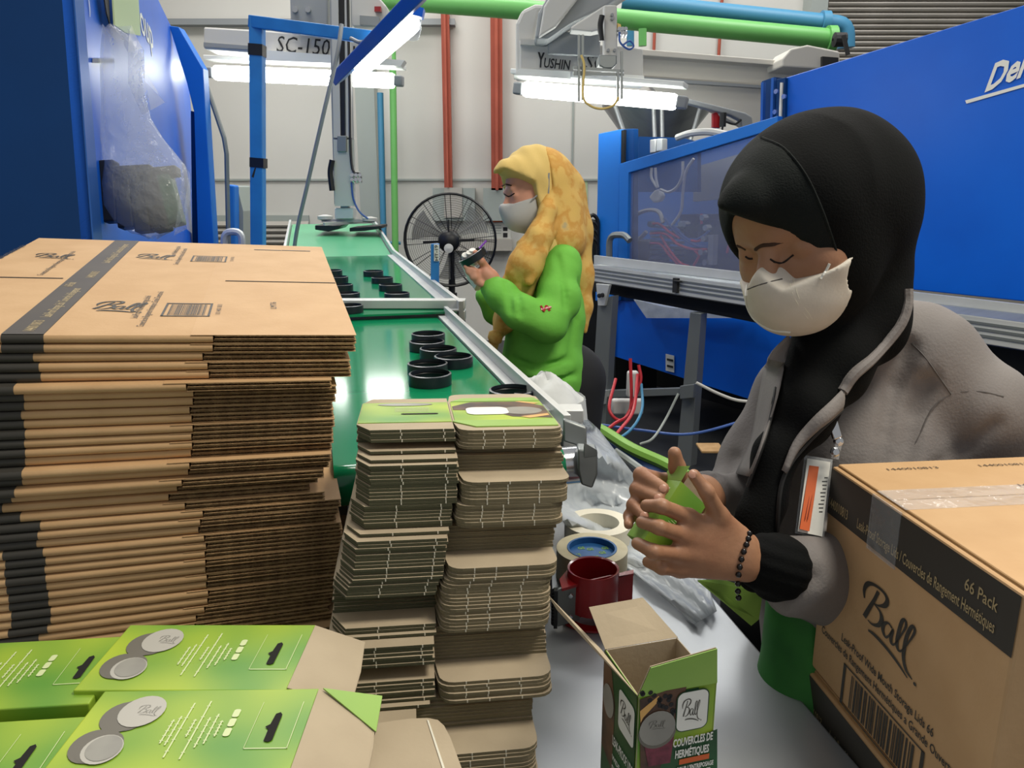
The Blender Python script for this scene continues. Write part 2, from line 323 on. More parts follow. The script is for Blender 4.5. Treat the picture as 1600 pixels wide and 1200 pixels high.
# roller shutter, top right
s0, s1 = AY(1283, 100, WY-.12), AY(1640, 100, WY-.12)
sh = struct(b1('shutter_curtain', 'shut', None, lambda m: m.box(((s0[0]+s1[0])/2+.5, WY-.06, 2.7), (s1[0]-s0[0]+1, .02, 5.2)))); sh.name = 'door_1'
WORG['door_1'] = WORG.get('shutter_curtain')
for k in range(30):
    z = 2.05+k*.046
    def f(m, z=z):
        x0, x1 = s0[0]+.02, s1[0]+1.4
        m.prism([(x0, WY-.07, z), (x0, WY-.115, z+.010), (x0, WY-.125, z+.023), (x0, WY-.115, z+.036), (x0, WY-.07, z+.040)], (x1-x0, 0, 0))
    b1('shutter_slat', 'shut', sh, f)
# wall louvre, low left behind the blue post
l0, l1 = AY(330, 345, WY-.05), AY(482, 348, WY-.05)
lv = struct(b1('trim_8', 'wallgrey', None, lambda m: m.box(((l0[0]+l1[0])/2, WY-.02, l0[2]-.2), (l1[0]-l0[0], .03, .5))))
for k in range(7):
    b1('louvre_slat', 'shut', lv, lambda m: m.bar((l0[0], WY-.06, l0[2]-.03-k*.052), (l1[0], WY-.06, l0[2]-.03-k*.052), .06, .02, up=(0, -.6, .8)))
# boards, notices at the wall behind the fan
def sheet(name, px, Y, mt, lb, ct, th=.01):
    t = thing(name, AY(px[0], px[3], Y), lb, ct); q = [(px[0], px[1]), (px[2], px[1]), (px[2], px[3]), (px[0], px[3])]
    b1('board', mt, t, lambda m: slab(m, q, Y, th)); return t
w = sheet('electrical_box', (676, 294, 742, 345), WY-.14, 'wallgrey', 'pale grey wall box behind top of the pedestal fan', 'box', .12)
b1('cover', 'shut', w, lambda m: slab(m, [(694, 293), (722, 293), (722, 340), (694, 340)], WY-.16, .02))
w = sheet('electrical_box', (755, 294, 800, 345), WY-.14, 'wallgrey', 'pale grey wall box partly behind the yellow headscarf forehead', 'box', .12)
t = sheet('notice', (762, 348, 798, 374), WY-.011, 'paper', 'white printed notice on wall right of the fan', 'notice')
b1('picture', 'blackm', t, lambda m: (slab(m, [(786, 355), (793, 355), (793, 361), (786, 361)], WY-.014, .003), slab(m, [(786, 364), (793, 364), (793, 371), (786, 371)], WY-.014, .003)))
b1('lettering', 'wallgrey', t, lambda m: [slab(m, [(766, y), (783, y), (783, y+1), (766, y+1)], WY-.014, .003) for y in (352, 356, 360, 364)])
sheet('sign_panel', (765, 335, 790, 347), WY-.011, 'orange', 'small orange sign above white notice on back wall', 'sign')
sheet('notice', (893, 281, 918, 345), WY-.011, 'notegreen', 'pale yellow-green sheet on wall right of yellow headscarf', 'notice')
sheet('pipe_tray', (700, 374, 800, 392), WY-.151, 'shut', 'grey horizontal duct at the wall right of the fan', 'duct', .15)
# pipes
def pipe(name, pts, r, mt, lb, fl=()):
    t = thing(name, pts[0], lb, 'pipe'); b1('pipe_run', mt, t, lambda m: m.tube(pts, r, 14), smooth=True)
    for p, ax in fl: b1('flange', mt, t, lambda m: m.lathe([(r, -.03), (r*1.35, -.03), (r*1.35, .03), (r, .03)], p, 16, ax), smooth=True)
    return t
def bend(P, n=5):
    out = [np.array(P[0])]
    for i in range(1, len(P)-1):
        a, b, c = map(np.array, P[i-1:i+2]); q = min(.16, .45*np.linalg.norm(a-b), .45*np.linalg.norm(c-b)); s = b+nrm(a-b)*q; e = b+nrm(c-b)*q
        out += [(1-t)**2*s+2*t*(1-t)*b+t*t*e for t in np.linspace(0, 1, n)]
    return out+[np.array(P[-1])]
g = [AY(560, -4, 6.6), AY(800, 14, 6.5), AY(1290, 60, 6.4), AY(1300, 62, 6.4)]
pipe('water_pipe', g, .072, 'greenpipe', 'thick light green pipe running overhead across the back', [(AY(1298, 61, 6.4), (1, 0, 0))])
bl = [AY(972, 3, 6.75), AY(1290, 36, 6.6), AY(1322, 40, 6.6), AY(1322, 75, 6.6)]
pipe('water_pipe', bend(bl), .067, 'bluepipe', 'thick blue pipe overhead ending in an elbow by the shutter', [(AY(1288, 36, 6.6), (1, 0, -.05))])
pipe('branch_pipe', bend([AY(985, 6, 6.75), AY(985, 72, 6.75)]), .03, 'bluepipe', 'short blue drop pipe below the overhead blue pipe', )
pipe('branch_pipe', bend([AY(1004, 45, 6.35), AY(1004, 72, 6.35)]), .03, 'greenpipe', 'short green drop pipe below overhead green pipe beside robot arm')
pipe('vertical_pipe', [AY(594, 145, WY-.3), AY(600, 395, WY-.3), AY(600, 395, WY-.3)*[1, 1, 0]], .028, 'bluepipe', 'thin vertical blue pipe on wall left of the thin green pipe')
pipe('vertical_pipe', [AY(612, -5, WY-.35), AY(618, 412, WY-.35), AY(618, 412, WY-.35)*[1, 1, 0]], .03, 'greenpipe', 'thin vertical light green pipe on wall left of the fan')
t = pipe('branch_pipe', [AY(594, 379, WY-.3), AY(626, 380, WY-.3)], .015, 'bluepipe', 'short horizontal blue pipe joining the two thin vertical pipes')
vl = thing('pipe_valve', AY(1322, 66, 5.98), 'dark grey lever valve on the green pipe end by the shutter', 'valve')
b1('valve_body', 'blackm', vl, lambda m: m.lathe([(.01, -.05), (.05, -.04), (.05, .04), (.01, .05)], AY(1312, 62, 6.1), 12, (1, 0, 0)))
b1('lever', 'blackm', vl, lambda m: m.bar(AY(1318, 55, 5.95), AY(1325, 86, 5.95), .02, .025))
# ================================================================ left moulding machine
yw = math.radians(18); Ld = V3(-math.sin(yw), math.cos(yw), 0); Ln = V3(math.cos(yw), math.sin(yw), 0)
L0 = AY(133, 185, 1.9)
lm = thing('moulding_machine', (L0[0]-.6, 2.6, 0), 'tall blue moulding machine at left behind the brown carton stack', 'machine')
side = pp([(112, -60), (225, -60), (248, 0), (267, 40), (283, 83), (295, 133), (299, 173), (305, 377), (310, 560), (172, 700)], L0, Ln)
b1('side_panel', 'blue', lm, lambda m: m.prism(side, -Ln*.03), bevel=.004)
e0, e1 = side[0], side[-1]; fd = V3(-math.cos(yw), -math.sin(yw), 0)
b1('front_panel', 'blued', lm, lambda m: m.prism([e0, e1, e1+fd*.33, e0+fd*.33], Ld*.03-Ln*.03), bevel=.003)
b1('door_gap', 'dark', lm, lambda m: m.prism([e0+fd*.33+Ld*.02, e1+fd*.33+Ld*.02, e1+fd*.36+Ld*.02, e0+fd*.36+Ld*.02], Ld*.02))
b1('front_panel', 'blued', lm, lambda m: m.prism([e0+fd*.345, e1+fd*.345, e1+fd*1.2, e0+fd*1.2], Ld*.03), bevel=.003)
b1('seam_strip', 'blueg', lm, lambda m: m.prism([e0-Ln*.004-fd*.0, e1-Ln*.004, e1+Ld*.07+Ln*.003, e0+Ld*.07+Ln*.003], Ln*.004))
b1('plinth', 'dark', lm, lambda m: m.prism([(e1[0], e1[1], 0), (e1[0]+Ld[0]*3, e1[1]+Ld[1]*3, 0), (e1[0]+Ld[0]*3, e1[1]+Ld[1]*3, e1[2]), tuple(e1)], -Ln*.4))
fr = Fr(PL(203, 34, L0, Ln), Ld, V3(0, 0, 1), .002)
pe = PL(238, 62, L0, Ln); ln = np.dot(pe-fr.O, Ld)
b1('lettering', 'white', lm, lambda m: (text(m, fr, 'Group', 0, .02, ln, .12, bold=.01), text(m, fr, 'act', -.30, .02, .24, .12, bold=.01)), )
fr2 = Fr(PL(137, 14, L0, Ln), Ld, V3(0, 0, 1), .003)
b1('lettering', 'white', lm, lambda m: text(m, fr2, ')', 0, 0, .02, .05, bold=.01))
lf = thing('guard_frame', AY(320, 480, 4.6), 'bright blue chamfered guard frame behind the left machine side', 'frame')
b1('frame_upright', 'blueb', lf, lambda m: slab(m, [(264, 40), (279, 42), (317, 107), (334, 380), (336, 560), (314, 560), (309, 380), (303, 175), (292, 130)], 4.6, .08), bevel=.004)
b1('frame_backing', 'blued', lf, lambda m: slab(m, [(298, 173), (309, 176), (314, 560), (303, 560)], 4.66, .2))
lh = thing('guard_door', AY(352, 480, 4.8), 'pale grey thin-framed guard door beyond the left blue machine', 'door')
b1('door_edge', 'alud', lh, lambda m: m.tube([AY(318, 120, 4.7), AY(350, 215, 4.7), AY(354, 240, 4.7), AY(357, 380, 4.7), AY(359, 560, 4.7)], .014))
b1('door_handle', 'alu', lh, lambda m: m.tube(bend([AY(350, 400, 4.4), AY(350, 362, 4.4), AY(378, 362, 4.4), AY(378, 400, 4.4)]), .02), smooth=True)
lc = thing('control_cabinet', AY(366, 480, 5.6), 'small blue cabinet edge seen left of the blue post', 'cabinet')
b1('cabinet_side', 'wallgrey', lc, lambda m: slab(m, [(366, 290), (371, 292), (380, 330), (381, 560), (368, 560)], 5.6, .3))
b1('cabinet_edge', 'blueb', lc, lambda m: slab(m, [(355, 288), (366, 290), (370, 560), (359, 560)], 5.5, .1), bevel=.01)
# note and bag hanging on the machine side
nt_ = thing('paper_note', PL(180, 45, L0, Ln), 'pale green paper sheet taped on the blue machine above the plastic bag', 'note')
b1('sheet', 'notegreen', nt_, lambda m: m.prism([p+Ln*.03 for p in pp([(154, -30), (198, -30), (203, 55), (176, 50), (158, 38)], L0, Ln)], Ln*.004))
b1('tape_strip', 'blackm', nt_, lambda m: m.prism([p+Ln*.02 for p in pp([(144, -30), (154, -30), (158, 40), (152, 20)], L0, Ln)], Ln*.003))
hk = tag(b1('hook_strip', 'robotd', None, lambda m: m.prism([p+Ln*.002 for p in pp([(143, 91), (170, 91), (170, 98), (143, 98)], L0, Ln)], Ln*.012)), 'small grey strip hook on machine side holding the bag', 'hook')
bg = thing('plastic_bag', D(230, 372, 1.98), 'crumpled clear plastic bag holding dark pieces on the blue machine side', 'bag')
def bag(m):
    rr = random.Random(3); secs = [(40, 160, 178, 1.93), (60, 158, 205, 1.94), (85, 156, 222, 1.96), (115, 156, 222, 1.97), (150, 157, 226, 1.97), (185, 157, 236, 1.97), (220, 157, 258, 1.97), (262, 156, 290, 1.96), (290, 157, 297, 1.95), (320, 160, 296, 1.95), (345, 176, 290, 1.95), (362, 205, 270, 1.95), (371, 232, 246, 1.95)]
    G = []
    for y, x0, x1, d in secs:
        row = []; w = (x1-x0)/2
        for k in range(25):
            t = 2*math.pi*k/24; kk = k % 24
            j = 1+.10*math.sin(5*t+y*.05)+.05*math.sin(11*t+y*.11)
            row.append(D((x0+x1)/2+w*math.cos(t)*(.93+.07*j), y+3*math.sin(3*t+y), d+.0011*w*math.sin(t)*j))
        G.append(row)
    m.grid(G)
b1('bag_film', 'bagf', bg, bag, smooth=80)
def flaps(m):
    for pts in ([(200, 45), (225, 78), (220, 100), (250, 150), (258, 160), (236, 172), (222, 180), (200, 130)], [(285, 255), (297, 270), (300, 365), (292, 358), (272, 368), (282, 300)], [(178, 42), (205, 40), (222, 75), (200, 82)]):
        G = [D(x, y, 1.93-.012*(i % 2)) for i, (x, y) in enumerate(pts)]; c = D(np.mean([p[0] for p in pts]), np.mean([p[1] for p in pts]), 1.91)
        m.add([c]+G, [(0, i+1, (i+1) % len(G)+1) for i in range(len(G))])
b1('bag_fold', 'bagf', bg, flaps, smooth=60)
rr = random.Random(5)
for i, (x, y, w, h, rot) in enumerate([(173, 300, 24, 90, .05), (197, 315, 26, 80, .1), (222, 318, 26, 86, .12), (247, 318, 26, 84, .2), (268, 312, 22, 78, .25), (205, 268, 70, 14, .05), (255, 270, 50, 14, .1)]):
    cI = D(x, y, 1.95+.0*i); Rm = np.array([RX*math.cos(rot)+UX*math.sin(rot), FX, -RX*math.sin(rot)+UX*math.cos(rot)])
    tag(b1('plastic_block', 'tint' if i != 4 else 'darkprint', None, lambda m: m.box(cI, (w*.00155, .035, h*.0017), Rm), bevel=.004), 'dark green block seen through the clear bag at right' if i == 4 else ('lying dark slab across the top of the bag contents at left', 'lying dark slab across the top of the bag contents at right')[i-5] if i > 4 else ORD[i]+' upright dark piece from the left inside the clear bag', 'block', 'dark pieces in the plastic bag')
# ================================================================ blue light stand with batten
ls = thing('lamp_stand', AY(404, 640, 3.660), 'blue square-tube lamp frame standing behind the carton stack', 'frame')
pt, pb = AY(402, 28, 3.660), AY(405, 640, 3.660)
b1('post', 'bluep', ls, lambda m: m.bar(pb, pt, .057, .057, up=(0, 1, 0)), bevel=.004)
b1('crossbar', 'bluep', ls, lambda m: m.bar(AY(393, 34, 3.660), AY(592, 60, 3.416), .048, .05), bevel=.004)
for a_, b_ in (((402, 70), (402, 88)), ((404, 247), (404, 262))):
    b1('tape_wrap', 'black', ls, lambda m: m.bar(AY(*a_, 3.660), AY(*b_, 3.660), .062, .062, up=(0, 1, 0)))
b1('tape_tail', 'blackm', ls, lambda m: slab(m, [(398, 262), (400, 262), (396, 278), (393, 276)], 3.6, .003))
lb = thing('batten_lamp', AY(590, 80, 3.416), 'slanting blue batten lamp with glowing tube above conveyor', 'lamp')
A_, B_ = AY(526, 122, 3.843), AY(668, -22, 2.684)
b1('lamp_channel', 'blueg', lb, lambda m: m.bar(A_, B_, .055, .05, up=(-.6, 0, .8)), bevel=.004)
b1('lamp_tube', 'tube', lb, lambda m: m.tube([AY(566, 103, 3.684), AY(640, 36, 3.050)], .04, 12), smooth=True)
b1('lamp_diffuser', 'tray', lb, lambda m: m.bar(AY(556, 98, 3.721), AY(642, 20, 3.026), .04, .014, up=(-.6, 0, .8)))
b1('lamp_socket', 'blue', lb, lambda m: m.bar(AY(638, 16, 2.989), AY(662, 22, 2.989), .05, .03))
b1('lens_cap', 'clear', lb, lambda m: m.lathe([(0, .06), (.022, .05), (.03, .02), (.03, -.02), (.02, -.03)], AY(645, 38, 2.989), 14, (0, -.2, -1)), smooth=True)
tag(b1('power_cable', 'robotd', None, lambda m: m.tube(cat([AY(592, 50, 3.294), AY(566, 66, 3.355), AY(548, 60, 3.392)], 6), .008), smooth=True), 'short grey cable looped from crossbar to the batten lamp', 'cable')
tag(b1('power_cable', 'robotd', None, lambda m: m.tube(cat([AY(534, 38, 3.416), AY(526, 90, 3.392), AY(505, 180, 3.416), AY(480, 290, 3.477), AY(462, 372, 3.538), AY(455, 450, 3.599)], 6), [.009]*31), smooth=True), 'long grey-blue cable hanging from crossbar down to conveyor', 'cable')
# ================================================================ robots over the line
RY = 5.6
r1 = thing('pick_robot', AY(470, 90, RY), 'grey beam robot marked SC-150 over far conveyor behind blue frame', 'robot')
b1('beam', 'robot', r1, lambda m: slab(m, [(318, 42), (420, 48), (560, 58), (604, 66), (604, 100), (412, 84), (318, 76)], RY, .25), bevel=.01)
b1('beam_groove', 'robotd', r1, lambda m: slab(m, [(318, 66), (396, 72), (396, 78), (318, 73)], RY-.01, .02))
b1('carriage', 'robotd', r1, lambda m: slab(m, [(452, -30), (512, -30), (512, 50), (454, 48)], RY-.14, .12), bevel=.01)
b1('carriage', 'robot', r1, lambda m: slab(m, [(540, -30), (570, -30), (604, 10), (604, 42), (552, 42), (540, 20)], RY-.16, .14), bevel=.01)
b1('motor_block', 'robotd', r1, lambda m: slab(m, [(562, 24), (592, 26), (592, 40), (562, 38)], RY-.2, .05))
b1('connector', 'red', r1, lambda m: slab(m, [(585, 10), (595, 10), (595, 18), (585, 18)], RY-.2, .04))
b1('bolt', 'chrome', r1, lambda m: [m.lathe([(0, .02), (.018, .02), (.018, 0)], AY(x, 16, RY-.14), 8, (0, -1, 0)) for x in (462, 482)])
fw = Fr(AY(432, 81, RY-.004), (AY(514, 83, RY)-AY(432, 77, RY))/np.linalg.norm(AY(514, 83, RY)-AY(432, 77, RY)), V3(0, 0, 1), .004)
L_ = np.linalg.norm(AY(514, 83, RY)-AY(432, 77, RY))
b1('lettering', 'blackm', r1, lambda m: (text(m, fw, 'SC-150', 0, 0, L_, .1, slant=.2), text(m, fw, 'US', L_*1.33, .0, .1, .07, slant=.1, bold=.02)))
b1('vertical_arm', 'robotd', r1, lambda m: slab(m, [(515, -30), (547, -30), (549, 150), (553, 320), (522, 320), (517, 150)], RY-.45, .06), bevel=.006)
b1('arm_rail', 'robot', r1, lambda m: (slab(m, [(517, -30), (528, -30), (532, 215), (521, 215)], RY-.47, .03), slab(m, [(538, -30), (546, -30), (549, 215), (541, 215)], RY-.47, .03), slab(m, [(521, 218), (553, 218), (554, 322), (523, 322)], RY-.48, .04)))
b1('arm_slot', 'black', r1, lambda m: slab(m, [(529, -30), (537, -30), (539, 215), (532, 215)], RY-.46, .02))
b1('slide_block', 'alud', r1, lambda m: slab(m, [(527, 212), (541, 212), (541, 237), (527, 237)], RY-.5, .03), bevel=.003)
b1('cable_chain', 'black', r1, lambda m: (m.tube(cat([AY(519, 250, RY-.5), AY(516, 270, RY-.5), AY(519, 298, RY-.5)]), .018), m.tube(cat([AY(543, -20, RY-.48), AY(546, 130, RY-.48), AY(549, 255, RY-.5), AY(563, 272, RY-.5)]), .008)))
b1('fitting', 'chrome', r1, lambda m: [m.lathe([(0, .02), (.012, .02), (.012, -.02), (0, -.02)], AY(x, y, RY-.5), 8, (0, -1, .3)) for x in (551, 557, 563) for y in (275, 282)])
b1('air_hose', 'bluew', r1, lambda m: m.tube(cat([AY(549, 285, RY-.5), AY(552, 310, RY-.5), AY(561, 330, RY-.5), AY(575, 342, RY-.5)]), .006))
b1('wrist', 'alu', r1, lambda m: (slab(m, [(523, 325), (552, 325), (552, 342), (523, 342)], RY-.46, .1), slab(m, [(532, 318), (545, 318), (545, 325), (532, 325)], RY-.44, .06)), bevel=.004)
b1('gripper_arm', 'robot', r1, lambda m: (m.bar(AY(503, 344, RY-.4), AY(585, 345, RY-.4), .03, .02), m.bar(AY(506, 350, RY-.5), AY(575, 346, RY-.3), .03, .02)))
b1('suction_plate', 'black', r1, lambda m: (slab(m, [(492, 352), (534, 352), (528, 358), (513, 362), (492, 359)], RY-.5, .25), slab(m, [(546, 356), (596, 352), (596, 357), (570, 361), (546, 362)], RY-.5, .25)), bevel=.005)
b1('suction_plate', 'robot', r1, lambda m: (m.lathe([(.01, .02), (.05, .01), (.05, -.01), (.01, -.02)], AY(508, 340, RY-.4), 12), m.lathe([(.01, .02), (.05, .01), (.05, -.01), (.01, -.02)], AY(578, 343, RY-.4), 12)))
def batten(x0, y0, x1, y1, Y0, Y1, lb, th=.1, cut=None):
    t = thing('tube_lamp', AY((x0+x1)/2, (y0+y1)/2, Y0), lb, 'lamp'); a, b = AY(x0, y0, Y0), AY(x1, y1, Y1); d = nrm(b-a)
    b1('lamp_tray', 'tray', t, lambda m: m.bar(a+V3(0, .06, .10), b+V3(0, .06, .10), .14, .03), bevel=.005)
    b1('lamp_tube', 'tube', t, lambda m: m.bar(a+d*.06, b-d*.06, .06, th), bevel=.02)  # glowing box taller than a tube, bloom and reflector glow built into its height
    b1('lamp_end', 'robotd', t, lambda m: (m.bar(a-d*.0, a+d*.06, .07, .07), m.bar(b-d*.06, b, .07, .07)), bevel=.01)
batten(322, 113, 630, 127, 5.9, 5.7, 'glowing tube lamp under the SC-150 robot beam')
batten(804, 138, 1074, 161, 5.1, 4.7, 'glowing tube lamp under the right robot beam', .09)
b1('lamp_shelf', 'tray', r1, lambda m: slab(m, [(412, 78), (632, 94), (626, 103), (412, 94)], 5.5, .12))
SY = 5.0
r2 = thing('pick_robot', AY(860, 100, SY), 'grey robot lettered on its beam above the yellow headscarf', 'robot')
b1('end_cover', 'robot', r2, lambda m: slab(m, [(806, 118), (806, 36), (815, 16), (836, 6), (862, 7), (843, 20), (835, 60), (838, 115)], SY, .3), bevel=.02)
b1('slanted_arm', 'robotd', r2, lambda m: slab(m, [(836, 60), (841, 20), (858, -10), (905, -30), (1010, -30), (940, 14), (890, 38), (856, 62)], SY-.3, .25), bevel=.015)
b1('arm_cover', 'robot', r2, lambda m: slab(m, [(842, 58), (850, 10), (868, -20), (915, -30), (905, -5), (868, 42)], SY-.36, .06), bevel=.01)
b1('beam', 'robot', r2, lambda m: slab(m, [(812, 62), (980, 72), (1005, 76), (1005, 122), (812, 108)], SY-.04, .3), bevel=.01)
b1('beam_cap', 'robot', r2, lambda m: slab(m, [(813, 60), (856, 64), (856, 72), (813, 69)], SY-.08, .1))
b1('backplate', 'robotd', r2, lambda m: slab(m, [(856, 48), (895, 50), (938, 52), (938, 88), (856, 84)], SY-.12, .05), bevel=.006)
b1('bracket', 'robot', r2, lambda m: slab(m, [(892, 42), (945, 8), (962, 8), (945, 46), (925, 50), (892, 47)], SY-.42, .12), bevel=.01)
fy = Fr(AY(839, 103, SY-.05), nrm(AY(889, 108, SY)-AY(839, 103, SY)), V3(0, 0, 1), .004); Ly = np.linalg.norm(AY(889, 106, SY)-AY(839, 103, SY))
b1('lettering', 'blackm', r2, lambda m: (text(m, fy, 'Y', .0, -.004, Ly*.22, .078, slant=.05, bold=.035), text(m, fy, 'USHIN', Ly*.2, -.004, Ly*.8, .052, slant=.15, bold=.02), text(m, fy, 'SC', Ly*1.5, .01, .11, .08, slant=.15)))
b1('vertical_arm', 'robot', r2, lambda m: slab(m, [(944, 8), (964, 8), (965, 90), (944, 90)], SY-.7, .08), bevel=.006)
b1('cable_bundle', 'black', r2, lambda m: m.tube(cat([AY(941, 24, SY-.72), AY(938, 40, SY-.72), AY(940, 64, SY-.72)]), .014))
b1('arm_rail', 'robotd', r2, lambda m: [m.lathe([(0, .02), (.008, .02), (.008, 0)], AY(x, y, SY-.7), 6, (0, -1, 0)) for x, y in ((956, 24), (956, 30), (950, 79), (960, 79))])
b1('wrist', 'alud', r2, lambda m: slab(m, [(936, 85), (964, 86), (964, 100), (957, 107), (944, 107), (936, 102)], SY-.74, .14), bevel=.006)
b1('gripper_frame', 'alud', r2, lambda m: (slab(m, [(896, 103), (975, 109), (975, 113), (896, 108)], SY-.74, .03), slab(m, [(896, 111), (975, 115), (975, 119), (896, 117)], SY-.74, .03), [slab(m, [(x, y0), (x+3.4, y0), (x+3.4, y1), (x, y1)], SY-.75, .02) for x, y0, y1 in ((903, 54, 158), (909, 54, 156), (964, 112, 158), (970, 80, 154))]))
b1('air_hose', 'yellowp', r2, lambda m: m.tube(cat([AY(908, 86, SY-.78), AY(913, 104, SY-.78), AY(911, 150, SY-.78), AY(922, 165, SY-.78), AY(940, 170, SY-.78), AY(958, 165, SY-.78), AY(967, 152, SY-.78)]), .006))
b1('air_hose', 'bluew', r2, lambda m: m.tube(cat([AY(968, 50, SY-.72), AY(969, 66, SY-.72), AY(982, 77, SY-.72), AY(990, 72, SY-.72), AY(984, 64, SY-.72), AY(974, 70, SY-.72)]), .005))
b1('fitting', 'yellowp', r2, lambda m: slab(m, [(965, 36), (970, 38), (971, 46), (965, 44)], SY-.7, .03))
b1('fitting', 'chrome', r2, lambda m: [m.lathe([(0, .02), (.01, .02), (.01, -.02), (0, -.02)], AY(x, y, SY-.7), 8, (0, -1, .2)) for x in (967, 972, 977) for y in (47, 54)])
b1('lamp_shelf', 'tray', r2, lambda m: slab(m, [(812, 107), (1006, 118), (1008, 132), (803, 117)], SY-.05, .2))
cb = thing('support_beam', AY(1100, 100, 5.5), 'long cream horizontal beam from robot to the right blue machine', 'beam')
b1('beam_web', 'beam', cb, lambda m: slab(m, [(972, 78), (1280, 107), (1280, 145), (972, 120)], 5.5, .2))
b1('beam_flange', 'beam', cb, lambda m: slab(m, [(972, 74), (1280, 99), (1280, 107), (972, 84)], 5.38, .4), bevel=.005)
b1('beam_shadow_gap', 'robotd', cb, lambda m: slab(m, [(1005, 120), (1200, 134), (1200, 138), (1005, 126)], 5.46, .05))
b1('beam_drop', 'beam', cb, lambda m: slab(m, [(1012, 126), (1200, 138), (1200, 215), (1165, 200), (1100, 166), (1060, 158), (1025, 143)], 5.56, .1))
b1('end_box', 'beam', cb, lambda m: slab(m, [(1222, 92), (1236, 76), (1262, 70), (1312, 80), (1314, 110), (1222, 104)], 5.2, .3), bevel=.01)
b1('end_cap', 'black', cb, lambda m: slab(m, [(1285, 88), (1310, 90), (1310, 104), (1285, 104)], 5.17, .03))
br = thing('hook_bracket', AY(1140, 180, 5.0), 'grey curved bracket arm below the cream beam', 'bracket')
b1('bracket_arm', 'robotd', br, lambda m: slab(m, [(1072, 153), (1125, 166), (1165, 176), (1175, 182), (1177, 196), (1160, 201), (1158, 188), (1142, 180), (1120, 174), (1070, 160)], 4.9, .08), bevel=.008)
b1('connector', 'blackm', br, lambda m: (m.tube([AY(1130, 176, 4.9), AY(1129, 198, 4.9)], .02), m.tube(cat([AY(1133, 190, 4.9), AY(1148, 194, 4.9), AY(1158, 187, 4.9)]), .006), m.tube([AY(1129, 198, 4.9), AY(1127, 215, 4.9)], .006)))
tag(b1('red_lockout_tag', 'red', None, lambda m: (slab(m, [(1114, 177), (1120, 175), (1126, 184), (1125, 200), (1114, 199)], 4.95, .04), m.tube([AY(1117, 199, 4.96), AY(1116, 218, 4.96)], .006)), bevel=.005), 'small red plug hanging beneath the grey curved bracket', 'plug')
hp = thing('hopper', AY(1035, 215, 5.9), 'dark brushed steel cone hopper behind the right machine', 'hopper')
hc = AY(1028, 165, 6.2)
b1('hopper_cone', 'steel', hp, lambda m: m.lathe([(.42, .06), (.42, .0), (.10, -.42), (.08, -.5)], hc, 28), smooth=True)
b1('hopper_leg', 'alu', hp, lambda m: [m.tube([AY(a_, 162, 5.7), AY(b_, 232, 5.7)], .014) for a_, b_ in ((960, 984), (1021, 1024), (1034, 1035), (1096, 1075))])
# ================================================================ pedestal fan
fn = thing('pedestal_fan', AY(706, 640, 5.7), 'black wire-cage pedestal fan standing beyond the conveyor', 'fan')
fc = AY(703, 376, 5.6); Rf = 71/FPX*5.55
def ringp(c, r, n=40): return [c+V3(r*math.cos(2*math.pi*k/n), 0, r*math.sin(2*math.pi*k/n)) for k in range(n)]
b1('cage_rim', 'black', fn, lambda m: (m.tube(ringp(fc+V3(0, .02, 0), Rf), .010, 6, closed=True), m.tube(ringp(fc+V3(0, .05, 0), Rf*.99), .006, 6, closed=True)))
def cage(m):
    for i in range(1, 17):
        r = Rf*(.2+.8*i/17); m.tube(ringp(fc+V3(0, .02-.10*math.cos(r/Rf*1.57), 0), r, 36), .0013, 3, closed=True)
    for k in range(12):
        a = 2*math.pi*k/12+.1; m.tube([fc+V3(r*Rf*math.cos(a), .02-.10*math.cos(r*1.57)-.002, r*Rf*math.sin(a)) for r in (.15, .4, .7, 1)], .0026, 4)
fcg = b1('front_grille', 'black', fn, cage); fcg['kind'] = 'stuff'
b1('rear_grille', 'black', fn, lambda m: [m.tube([fc+V3(r*Rf*math.cos(a), .05+.14*math.cos(r*1.57), r*Rf*math.sin(a)) for r in (.15, .6, 1)], .0026, 4) for a in np.arange(0, 6.28, .52)])
for k in range(3):
    a = 2*math.pi*k/3+.5
    def bl_(m, a=a):
        G = [[fc+V3(r*Rf*math.cos(a+s), .03+.05*s, r*Rf*math.sin(a+s)) for s in np.linspace(-.05-.3*r, .25+.35*r, 6)] for r in np.linspace(.15, .86, 6)]; m.grid(G)
    b1('fan_blade', 'blade', fn, bl_, solid=.003)
b1('hub', 'black', fn, lambda m: m.lathe([(0, -.12), (.05, -.12), (.075, -.1), (.075, .12), (.05, .2), (0, .2)], fc, 20, (0, 1, 0)), smooth=True)
b1('badge', 'paper', fn, lambda m: m.lathe([(0, -.135), (.032, -.13), (.032, -.12)], fc+V3(0, 0, -.045), 16, (0, 1, 0)))
b1('cage_spoke', 'black', fn, lambda m: (m.bar(fc+V3(-.18, -.1, -.005), fc+V3(.18, -.1, .01), .01, .016), m.bar(fc+V3(0, -.1, 0), fc+V3(0, -.1, .15), .016, .01, up=(1, 0, 0))))
b1('pole', 'black', fn, lambda m: (m.tube([AY(706, 394, 5.65), AY(706, 460, 5.65)], .024), m.tube([AY(706, 455, 5.65), AY(706, 640, 5.65)], .016)))
b1('height_knob', 'black', fn, lambda m: m.lathe([(.0, -.03), (.034, -.03), (.034, .03), (0, .03)], AY(707, 464, 5.65), 12))
pf = AY(706, 640, 5.65)
b1('fan_base', 'black', fn, lambda m: m.lathe([(.0, .05), (.08, .045), (.26, .02), (.27, 0), (0, 0)], (pf[0], pf[1], 0), 28), smooth=True)
b1('pole_lower', 'black', fn, lambda m: m.tube([(pf[0], pf[1], .02), tuple(pf)], .016))
b1('fan_cable', 'black', fn, lambda m: m.tube(cat([AY(710, 410, 5.7), AY(722, 430, 5.7), AY(738, 446, 5.7)]), .005))
ht = thing('marker_post', AY(678, 500, 2.9), 'blue flat post labelled HT-19 beside the far conveyor', 'post')
